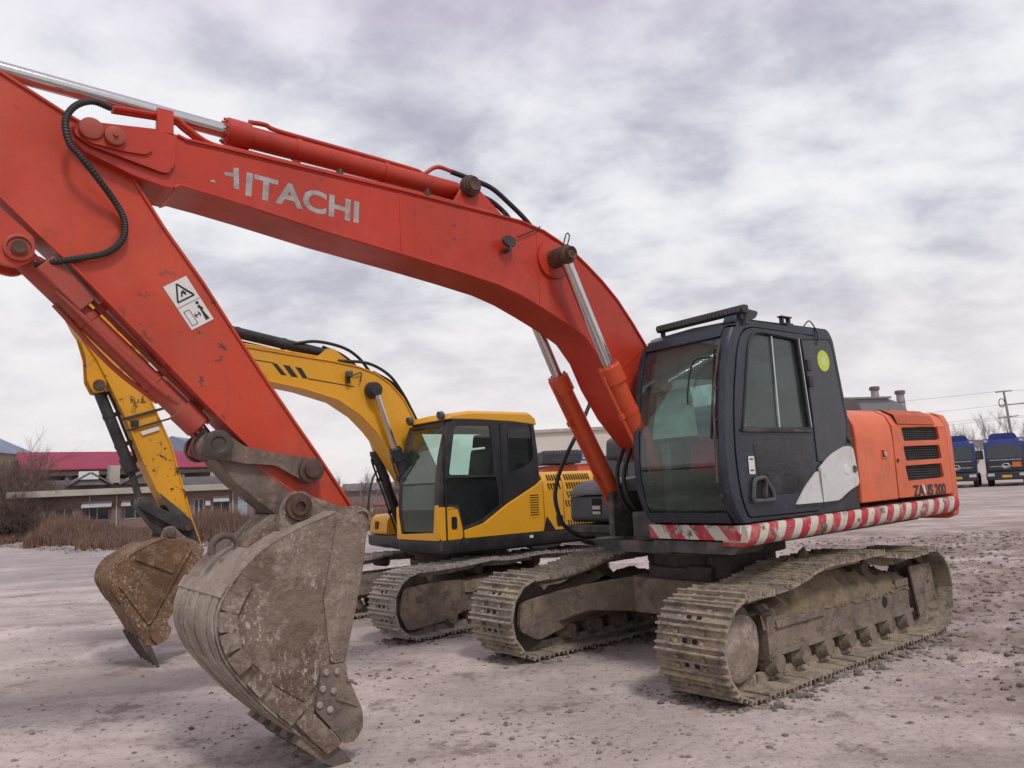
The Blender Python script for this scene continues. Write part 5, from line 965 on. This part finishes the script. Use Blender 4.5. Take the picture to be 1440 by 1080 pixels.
MB().box(.93, 1.16, .02, .3, 1.13, 1.36).build('valve_block', 'dusty_black', X, bev=.01); MB().box(1.05, 1.17, .31, .34, 1.55, 1.72).build('front_mirror', 'dull_black', X, bev=.01)
# ------------------------------------------------------------------ yellow excavator
YU2, YT2 = R(217.94), R(223.86)
Q = thing('yellow_excavator', (-.913, 10.683, 0), YU2, 'yellow crawler excavator with rusty bucket parked behind the red one', 'excavator')
tp2 = [(-1.45, 0), (0, 0), (1.45, 0)] + [(1.48 + .39 * math.cos(a), .39 + .39 * math.sin(a)) for a in np.radians(np.arange(-78, 91, 14))] + [tuple(p) for p in cr([(1.25, .78), (.8, .79), (.45, .81), (0, .79), (-.5, .81), (-.9, .785), (-1.3, .79)], 3)] + [(-1.46 + .395 * math.cos(a), .395 + .395 * math.sin(a)) for a in np.radians(np.arange(90, 270, 14))]
prm2 = dict(idler=(1.48, .39, .37), sprocket=(-1.46, .395, .38), carriers=(.5, -.5), wheel='dark_mud_and_shade', cake='dark_mud_and_shade', s=.92)
U1 = track_unit(Q, YT2 - YU2, 1, 1.0, .245, tp2, .172, ('track_yellow', 'frame_mud'), prm2, 'near crawler track with dusty grey shoes')
U2 = track_unit(Q, YT2 - YU2, -1, 1.0, .245, tp2, .172, ('track_yellow', 'frame_mud'), prm2, 'far crawler track half hidden behind the bucket')
MB().plate(rnd_poly([(1.62, .12), (1.72, .32), (1.66, .58), (1.15, .60), (.78, .58), (.78, .22), (1.2, .14)], .06), 1.145, 1.165).box(.80, .83, 1.1645, 1.172, .23, .57).build('idler_guard', 'frame_mud', U1, bev=.01)
MB().rings((1.45, 1.1655, .44), (0, 1, 0), [(0, .05), (.003, .048), (.003, .002)], 14).build('guard_hole', 'dark_mud_and_shade', U1)
heap(U1, -.8, 1.1, .85, 1.16, .52, .10, 12, 'clod', 30, 8)
cb = MB().plate(rnd_poly([(.65, .5), (.65, -.5), (-.65, -.5), (-.65, .5)], .2), .34, .62, M=XY)
for sx_ in (1, -1):
    for sy in (1, -1):
        cb.loft([[(sx_ * xa, sy * ya_, za) for xa, ya_, za in sec] for sec in (((.12, .4, .34), (.62, .4, .34), (.62, .4, .62), (.12, .4, .62)), ((.5, .88, .27), (1.15, .88, .27), (1.15, .88, .52), (.5, .88, .54)))])
cb = cb.build('car_body', 'frame_mud', Q, bev=.02); cb.rotation_euler = (0, 0, YT2 - YU2)
MB().rings((0, 0, .62), (0, 0, 1), [(0, .58), (.12, .58), (.12, .52), (.2, .52), (.2, .62), (.27, .62)], 32).build('swing_ring', 'dark_mud_and_shade', Q)
MB().loft([[(p[0], p[1], z) for p in rnd_poly([(.97 - k, .22), (.97 - k, 1.24 - k), (-2.1, 1.24 - k), (-2.1, -1.24 + k), (.65 - k, -1.24 + k), (.65 - k, -.35), (.8 - k, -.3), (.8 - k, .18)], .05)] for k, z in ((.16, .86), (.02, .90), (0, .93), (0, 1.045))]).build('deck_frame', 'black_paint', Q, bev=.008)
# cab
F2 = [(.965, 1.06), (.985, 1.35), (.965, 1.7), (.905, 2.05), (.80, 2.42), (.76, 2.50)]
def Fy(z):
    for (xa, za), (xb, zb) in zip(F2, F2[1:]):
        if z <= zb: return xa + (xb - xa) * max(0, (z - za) / (zb - za))
    return F2[-1][0]
fz2 = list(np.linspace(1.06, 2.46, 11))
sd2 = [(Fy(z) - .04, z) for z in fz2] + [(.72, 2.49), (-.54, 2.49), (-.585, 2.1), (-.60, 1.72), (-.54, 1.665), (-.04, 1.435), (.333, 1.222), (.60, 1.155), (.60, 1.06)]
dw = rnd_poly([(.80, 1.815), (.70, 2.38), (.64, 2.41), (.16, 2.41), (.12, 1.80)], .04); lw = rnd_poly([(.86, 1.78), (.90, 1.46), (.68, 1.46), (.62, 1.19), (.34, 1.26), (.06, 1.42), (.10, 1.77)], .04)
rw2 = rnd_poly([(-.10, 1.80), (-.10, 2.425), (-.50, 2.43), (-.515, 1.99), (-.46, 1.93)], .05)
KB = MB().plate(sd2, 1.175, 1.205, [dw, lw, rw2])
sdr = [(Fy(z) - .04, z) for z in fz2] + [(.72, 2.49), (-.54, 2.49), (-.6, 1.72), (-.6, 1.06)]
KB.plate(sdr, .255, .285, [rnd_poly([(.82, 1.6), (.72, 2.38), (-.4, 2.38), (-.5, 1.6)], .05)])
for ya_, yb in ((1.115, 1.2055), (.2545, .33)):
    KB.loft([[(Fy(z) - .08, ya_, z), (Fy(z) - .08, yb, z), (Fy(z) - .02, yb, z), (Fy(z), (ya_ + yb) / 2, z), (Fy(z) - .01, ya_, z)] for z in fz2])
KB.loft([[(Fy(2.42) - .10, y, 2.42), (Fy(2.42), y, 2.42), (Fy(2.49), y, 2.49), (Fy(2.49) - .10, y, 2.49)] for y in (.331, 1.114)])
KB.plate([(.286, 1.1), (1.174, 1.1), (1.174, 2.48), (.286, 2.48)], -.55, -.52, [[(.36, 1.8), (1.1, 1.8), (1.1, 2.4), (.36, 2.4)]], M=YZ).box(-.52, .9, .286, 1.174, 1.06, 1.09)
KB = KB.build('cab', 'black_paint', Q, bev=.006)
MB().loft([[(x, y, z) for x, z in ((.80, 2.485), (.74, 2.56 + b1), (.45, 2.60 + b1), (-.48, 2.60 + b1), (-.57, 2.54 + b1), (-.585, 2.43), (-.2, 2.465), (.4, 2.485))] for y, b1 in ((.25, -.03), (.31, .0), (.7, .012), (1.15, .0), (1.215, -.03))]).build('roof', 'yellow_paint', KB, bev=.012)
for nm, pl, gm_ in (('door_window', dw, 'clear_glass'), ('door_glass', lw, 'dark_glass'), ('rear_side_window', rw2, 'dark_glass')): MB().plate(pl, 1.188, 1.193).build(nm, gm_, KB)
g2 = lambda z0, z1, n: MB().loft([[(Fy(z) - .022, .335, z), (Fy(z) - .022, 1.11, z), (Fy(z) - .028, 1.11, z), (Fy(z) - .028, .335, z)] for z in np.linspace(z0, z1, n)])
g2(1.73, 2.415, 8).build('front_window', 'clear_glass', KB); g2(1.14, 1.715, 6).build('lower_window', 'lower_glass', KB)
MB().box(Fy(1.72) - .05, Fy(1.72) - .01, .335, 1.11, 1.712, 1.732).build('window_bar', 'dull_black', KB)
MB().plate(rnd_poly([(.82, 1.6), (.72, 2.38), (-.4, 2.38), (-.5, 1.6)], .05), .268, .273).build('right_window', 'clear_glass', KB)
MB().plate([(.25, 1.05), (1.215, 1.05), (1.215, 1.46), (1.165, 1.46), (1.12, 1.14), (.315, 1.11), (.285, 1.45), (.25, 1.45)], .962, .992, M=YZ).build('front_panel', 'yellow_paint', KB, bev=.006)
MB().plate(rnd_poly([(.965, 1.05), (.975, 1.44), (.76, 1.43), (.70, 1.40), (.645, 1.18), (.64, 1.05)], .04), 1.2065, 1.222).build('door_corner_panel', 'yellow_paint', KB, bev=.005)
MB().plate(rnd_poly([(.80, 1.17), (.80, 1.32), (.72, 1.32), (.72, 1.17)], .03), 1.2222, 1.226).build('handle_recess', 'dark_gap', KB)
MB().box(.86, .88, 1.206, 1.23, 1.05, 2.3).build('door_seal', 'rubber', KB); MB().box(.005, .02, 1.2055, 1.212, 1.42, 2.44).build('door_gap', 'dark_gap', KB)
MB().plate(rnd_poly([(-.02, 1.62), (.30, 1.64), (.34, 1.5), (-.02, 1.45)], .04), .5, .95).plate(rnd_poly([(-.02, 1.6), (.08, 1.6), (-.02, 2.15), (-.12, 2.15)], .05), .5, .95).plate(rnd_poly([(-.03, 2.17), (.03, 2.17), (-.0, 2.34), (-.07, 2.34)], .03), .6, .85).build('seat', 'seat', KB, bev=.03)
for y in (.42, 1.02): MB().box(.05, .5, y - .05, y + .05, 1.45, 1.66).build('console', 'interior', KB, bev=.02)
MB().box(-.1, .25, .5, .95, 1.1, 1.44).build('seat_base', 'interior', KB); MB().plate(rnd_poly([(.33, 1.25), (.45, 1.25), (.44, 1.42), (.35, 1.42)], .02), 1.1, 1.102).build('notice', 'label_white', KB)
for y in (.38, 1.12): LA2 = MB().rings((.84, y, 2.535), (1, 0, -.25), [(-.05, .03), (-.03, .05), (.02, .055), (.02, .01)], 14).build('roof_lamp', 'grey_plastic', KB)
# body
bp2 = [(.62, 1.052), (.62, 1.145), (.333, 1.212), (-.04, 1.425), (-.54, 1.655), (-.625, 1.715), (-.625, 1.70), (-.625, 1.052)]
MB().plate(bp2[:6] + [(-.625, 1.052)], 1.19, 1.235).build('cab_skirt_panel', 'yellow_paint', Q, bev=.006)
yb2 = [(.1, 1.052), (1.238, 1.052), (1.24, 1.55), (1.23, 1.68), (1.18, 1.77), (1.08, 1.815), (.1, 1.825)]
EB = MB().loft([[(x, y, z) for y, z in yb2] for x in (-.635, -.965)]).build('side_door', 'yellow_paint', Q, bev=.008)
MB().plate(rnd_poly([(-.37, 1.235), (-.37, 1.545), (-.565, 1.55), (-.56, 1.235)], .02), 1.2352, 1.2385).build('louver_frame', 'yellow_paint', Q, bev=.002)
for k in range(9): MB().box(-.54, -.395, 1.2388, 1.241, 1.265 + k * .031, 1.277 + k * .031).build('louver_slot', 'dark_gap', EB)
EC = MB().loft([[(x, y, z) for y, z in yb2] for x in (-.975, -1.62)]).build('engine_cover', 'yellow_paint', Q, bev=.008)
MB().loft([[(-1.63 - dx, y * (1 - .03 * i), 1.052 + (z - 1.052) * (1 - .05 * i)) for y, z in [(-1.22, 1.052)] + yb2[1:6] + [(-1.1, 1.82), (-1.22, 1.7)]] for i, dx in enumerate((0, .28, .45))]).build('counterweight', 'yellow_paint', Q, bev=.02)
MB().box(-.64, -1.62, -1.2, .09, 1.05, 1.78).build('hood', 'yellow_paint', Q, bev=.02)
for r_, (zz, x0_, n_) in enumerate(((1.665, -.70, 15), (1.545, -.98, 9), (1.43, -.99, 9), (1.17, -1.02, 8))):
    for k in range(n_):
        x = x0_ - k * .046; z = zz + (.0 if r_ else 0); h_ = .085
        if x < -1.5: break
        if -.985 < x < -.955: continue
        if -1.0 < x - .03 and x > -.965 and x - .055 < -.965: continue
        MB().plate([(x, z), (x - .018, z), (x - .044, z - h_), (x - .026, z - h_)], 1.236, 1.2435 if zz < 1.6 else 1.2435).build('vent_slot', 'dark_gap', EC if x < -.97 else EB)  # raised dark plates; the shade of a recess is put into their colour
for k in range(18):
    x = -.72 - k * .043
    if x < -1.5 or -.99 < x < -.95: continue
    MB().loft([[(xx, y, z) for y, z in ((1.236, 1.70), (1.186, 1.778), (1.186, 1.770), (1.226, 1.70))] for xx in (x, x - .018)]).build('vent_slot', 'dark_gap', EC if x < -.97 else EB)
MB().plate([(-.60, 1.06), (-.80, 1.06), (-.69, 1.21), (-.66, 1.24)], 1.2405, 1.2425).plate(rnd_poly([(-.84, 1.10), (-.94, 1.10), (-.94, 1.24), (-.82, 1.24)], .02), 1.2405, 1.2425).build('black_decal', 'label_black', EB)
MB().box(-.36, -.42, 1.244, 1.2445, .985, 1.02).build('white_tag', 'white', Q)
RB = MB().plate(rnd_poly([(.62, 1.05), (.60, 1.26), (.52, 1.33), (-.2, 1.34), (-.2, 1.05)], .05), -1.22, -.72).build('tool_box', 'yellow_paint', Q, bev=.03)
MB().plate([(-1.06, 1.13), (-.98, 1.13), (-.96, 1.24), (-1.04, 1.24)], .616, .625, M=YZ).build('box_decal', 'label_black', RB)
MB().tube(cr([(.58, -1.24, 1.06), (.62, -1.26, 1.35), (.55, -1.26, 1.8), (.40, -1.24, 2.0), (.1, -1.2, 2.0)], 6), .015, 6).build('hand_rail', 'dull_black', Q)
# boom and arm
bt2 = [(4.20, 3.50), (3.9, 3.505), (2.848, 3.40), (2.335, 3.348), (1.804, 3.298), (1.446, 3.250), (1.196, 3.175), (.993, 3.055), (.808, 2.872), (.676, 2.655), (.45, 2.2), (.25, 1.8), (.1, 1.5)]
bb2 = [(.12, 1.22), (.35, 1.28), (.75, 1.75), (.998, 2.125), (1.087, 2.268), (1.235, 2.445), (1.43, 2.632), (1.731, 2.812), (2.178, 2.930), (2.589, 2.998), (3.6, 3.15), (4.15, 3.26), (4.24, 3.36)]
B2 = web(bt2 + [(.03, 1.4)] + bb2, .165, bt2[1:-1], bb2[1:-2], .18).build('boom', 'yellow_paint', Q, bev=.004)
um = lambda u, v_: (2.335 - .00918 * (u - 409) + .00017 * (v_ - 498), 3.343 + .000597 * (u - 409) - .00873 * (v_ - 498))
for qd in (((352, 503.2), (386.7, 509.3), (386.7, 510.6), (352, 504.4)), ((384.4, 510), (391, 510.9), (404.4, 527.6), (396.7, 526.4)), ((399, 512.4), (407.8, 513.9), (420, 530.5), (410.5, 529)), ((415.6, 515.6), (424.4, 517.3), (433.3, 532.2), (426.5, 531.8)), ((433.3, 531.6), (500, 544.6), (500, 546), (433.3, 533.2))):
    MB().plate([um(*p) for p in qd], .1652, .167).build('boom_stripe', 'label_black', B2)
for s_ in (1, -1):
    MB().rings((1.26, s_ * .1805, 2.945), (0, s_, 0), [(0, .11), (.09, .10), (.095, .085), (.13, .08), (.13, .004)], 22).build('cylinder_pin', 'dull_black', B2)
    MB().rings((4.12, s_ * .1805, 3.39), (0, s_, 0), [(0, .09), (.03, .085), (.03, .004)], 20).build('pin_cap', 'yellow_worn', B2)
    MB().plate([(2.02, 3.31), (1.84, 3.46), (1.75, 3.46), (1.45, 3.25)], *sorted((s_ * .09, s_ * .12))).build('cylinder_bracket', 'yellow_paint', B2)
L2 = MB().box(1.56, 1.64, .19, .27, 3.09, 3.17).build('work_lamp', 'grey_plastic', B2, bev=.015); MB().box(1.58, 1.62, .18, .22, 3.02, 3.09).build('lamp_bracket', 'dull_black', L2)
hose(B2, 'lamp_wire', [(1.52, .19, 3.13), (1.42, .2, 3.16), (1.44, .2, 3.04)], .008)
for pts in ([(2.25, .06, 3.50), (1.95, .06, 3.55), (1.6, .06, 3.50), (1.38, .06, 3.38), (1.22, .06, 3.20)], [(1.85, .0, 3.50), (1.6, .0, 3.42), (1.42, .0, 3.30), (1.28, .0, 3.16)], [(1.7, .13, 3.31), (1.3, .15, 3.30), (1.0, .16, 3.16), (.8, .15, 2.93), (.66, .14, 2.70), (.5, .12, 2.4)], [(1.2, .1, 3.2), (.9, .1, 3.05), (.68, .1, 2.78), (.5, .1, 2.45)]): hose(B2, 'hydraulic_hose', pts, .02)
MB().tube([(4.0, .1, 3.55), (2.9, .1, 3.44), (2.2, .1, 3.37), (1.6, .1, 3.31)], .016, 8).build('boom_pipe', 'yellow_worn', B2)
ar2 = [(4.62, 3.92), (4.42, 3.80), (4.20, 3.48), (4.0, 3.02), (3.763, 2.482), (3.666, 2.258), (3.533, 1.780), (3.442, 1.444), (3.335, 1.14)]
al2 = [(3.66, 1.52), (3.799, 1.765), (3.951, 2.095), (4.131, 2.572), (4.40, 3.14), (4.60, 3.46), (4.76, 3.78)]
A2 = web(ar2 + [(3.33, 1.08), (3.40, 1.05), (3.46, 1.12)] + al2 + [(4.74, 3.9)], .135, ar2, al2, .15).build('arm', 'yellow_worn', Q, bev=.004)
MB().plate([(3.325, 1.07), (3.405, 1.045), (3.47, 1.115), (3.67, 1.52), (3.79, 1.755), (3.56, 1.55), (3.45, 1.435)], -.156, .156).build('arm_nose', 'dull_black', A2, bev=.004)
for zz, w_ in ((2.62, .03), (2.50, .022)):
    MB().loft([[(x_ + kx, y_, z_ + .02 * kx) for x_, z_ in ((4.16 - (2.62 - zz) * .4, zz - .08), (3.72 - (2.62 - zz) * .4, zz + .06))] + [(x_ + kx, y_, z_ - w_) for x_, z_ in ((3.72 - (2.62 - zz) * .4, zz + .06), (4.16 - (2.62 - zz) * .4, zz - .08))] for kx, y_ in ((0, .152), (0, .162))]).build('strap', 'dull_black', A2)
MB().box(4.0, 4.08, .151, .17, 2.46, 2.52).build('strap_buckle', 'dull_black', A2, bev=.006)
MB().plate(rnd_poly([(3.98, 2.40), (3.80, 2.46), (3.79, 2.42), (3.96, 2.36)], .008), .1525, .1545).build('white_tape', 'label_white', A2)
for s_ in (1, -1):
    MB().plate(rnd_poly([(4.58, 3.44), (4.50, 3.16), (4.485, 2.93), (4.42, 2.80), (4.32, 2.82), (4.30, 2.95), (4.40, 3.14)], .03), *sorted((s_ * .09, s_ * .12))).build('cylinder_ear', 'yellow_worn', A2, bev=.004)
    MB().rings((4.377, s_ * .121, 2.885), (0, s_, 0), [(0, .06), (.03, .055), (.03, .004)], 18).build('ear_pin', 'rust_pin', A2)
ram(Q, 'arm_cylinder', (1.79, 3.41), (3.35, 3.66), (4.6, 3.85), .066, .042, 'black_paint', eye=.08, pipe=-1)
for s_ in (1, -1):
    bc_ = ram(Q, 'boom_cylinder', (.56, .98), (1.0, 2.19), (1.26, 2.945), .066, .036, 'black_paint', y0=s_ * .27, pipe=-1)
ram(Q, 'bucket_cylinder', (4.377, 2.885), (4.03, 1.98), (3.933, 1.652), .058, .036, 'black_paint', 'dull_black', eye=.07, pipe=-1, gcol='dull_black')
for s_ in (1, -1):
    MB().plate(rnd_poly([(3.99, 1.70), (3.93, 1.72), (3.80, 1.60), (3.50, 1.44), (3.45, 1.38), (3.50, 1.32), (3.60, 1.36), (3.95, 1.58), (4.0, 1.64)], .02), *sorted((s_ * .158, s_ * .185))).build('side_link', 'dull_black', Q, bev=.004)
    MB().rings((3.494, s_ * .1855, 1.378), (0, s_, 0), [(0, .05), (.02, .045), (.02, .004)], 16).build('link_pin', 'rust_pin', Q)
MB().plate(rnd_poly([(3.97, 1.72), (3.88, 1.70), (3.66, 1.40), (3.62, 1.30), (3.70, 1.25), (3.76, 1.30), (3.99, 1.62)], .03), -.12, .12).build('bucket_link', 'dusty_black', Q, bev=.008)
# bucket
h2 = .40; bb = [(3.94, .235), (4.004, .374), (4.13, .60), (4.245, .797), (4.275, .90), (4.235, 1.022), (4.121, 1.122), (3.934, 1.221), (3.769, 1.275)]
b2s = [(p.x, p.y) for p in cr([Vector((a, b_, 0)) for a, b_ in bb], 4)]
V2 = MB().strip(b2s, .022, -h2 + .001, h2 - .001); o2 = b2s + [(3.60, 1.25), (3.42, 1.14), (3.40, 1.06), (3.507, .814), (3.636, .596), (3.745, .451), (3.84, .22)]
V2.plate(o2, h2 - .025, h2).plate(o2, -h2, -h2 + .025); V2 = V2.build('bucket', 'rust_bucket', Q, bev=.005); V2['label'] = 'rusty brown digging bucket'
of2 = [Vector(p) for p in b2s]
def off2(i, d): t = (of2[min(len(of2) - 1, i + 1)] - of2[max(0, i - 1)]).normalized(); return tuple(of2[i] + Vector((t.y, -t.x)) * d)
MB().strip([off2(i, .010) for i in range(len(of2))], .0085, -h2 - .004, h2 + .004).build('wrap_sheet', 'rust_bucket', V2)
for k in range(6): MB().strip([off2(i, .022) for i in range(9, 24 + k % 2)], .0118, -.37 + k * .125, -.29 + k * .125).build('wear_strip', 'rust_bucket', V2)
for s_ in (1, -1):
    Ys = lambda a, b_: sorted((s_ * a, s_ * b_))
    MB().plate(rnd_poly([(3.52, 1.16), (4.06, 1.10), (3.72, .93)], .01), *Ys(h2 + .0005, h2 + .008)).build('side_patch', 'rust_bucket', V2)
    for p0, p1 in (((3.52, 1.17), (3.92, .44)), ((4.20, .86), (3.92, .44)), ((4.06, 1.10), (3.70, .93))): MB().obox((p0[0], s_ * (h2 + .012), p0[1]), (p1[0], s_ * (h2 + .012), p1[1]), .028, .02, (0, 1, 0)).build('side_rib', 'rust_bucket', V2, bev=.006)
    SC = MB().plate(rnd_poly([(3.90, .46), (3.78, .49), (3.71, .36), (3.74, .28), (3.84, .22), (3.92, .33)], .04), *Ys(h2 + .001, h2 + .03)).build('side_cutter', 'rust_bucket', V2, bev=.008)
    MB().plate(rnd_poly([(3.80, 1.22), (3.75, 1.38), (3.66, 1.40), (3.55, 1.28), (3.40, 1.20), (3.33, 1.12), (3.38, 1.04), (3.5, 1.08)], .03), *Ys(.19, .225)).build('hinge_ear', 'bucket_mud', V2, bev=.006)
    MB().rings((3.69, s_ * .226, 1.315), (0, s_, 0), [(0, .065), (.02, .06), (.02, .04), (.035, .035), (.035, .004)], 18).build('hinge_pin', 'link_mud', V2)
for k in range(5):
    y = -.36 + k * .18; b0 = Vector((3.985, y, .32)); b2_ = Vector((3.80, y, -.04)); td = (b2_ - b0).normalized(); pn = Vector((-td.z, 0, td.x)); b1 = b0.lerp(b2_, .4)
    MB().loft([[c_ + Vector((0, a * wy, 0)) + pn * e2 * th_ for a, e2 in ((-1, -1), (1, -1), (1, 1), (-1, 1))] for c_, wy, th_ in ((b0, .026, .034), (b1, .034, .034), (b2_, .016, .006))]).build('tooth', 'dark_mud_and_shade', V2, bev=.004)
# ------------------------------------------------------------------ small things
plain('shed_grey', (.22, .225, .235), .7, 0, .08, .4)
GS = thing('grey_plant_building', (19.0, 60, 0), R(-2), 'far grey building with rounded roof edge above the orange engine cover', 'building')
MB().plate(rnd_poly([(0, 0), (11.6, 0), (11.6, 6.3), (10.4, 7.05), (0, 7.3)], [0, 0, .5, .6, 0]), 0, 8).build('wall', 'shed_grey', GS)
MB().plate([(-.1, 7.3), (10.4, 7.06), (10.4, 7.2), (-.1, 7.45)], -.2, 8.2).build('roof', 'shed_grey', GS)
for i in range(4): MB().box(1.2 + i * 2.6, 2.4 + i * 2.6, -.04, 0, 5.7, 6.2).build('window', 'house_glass', GS)
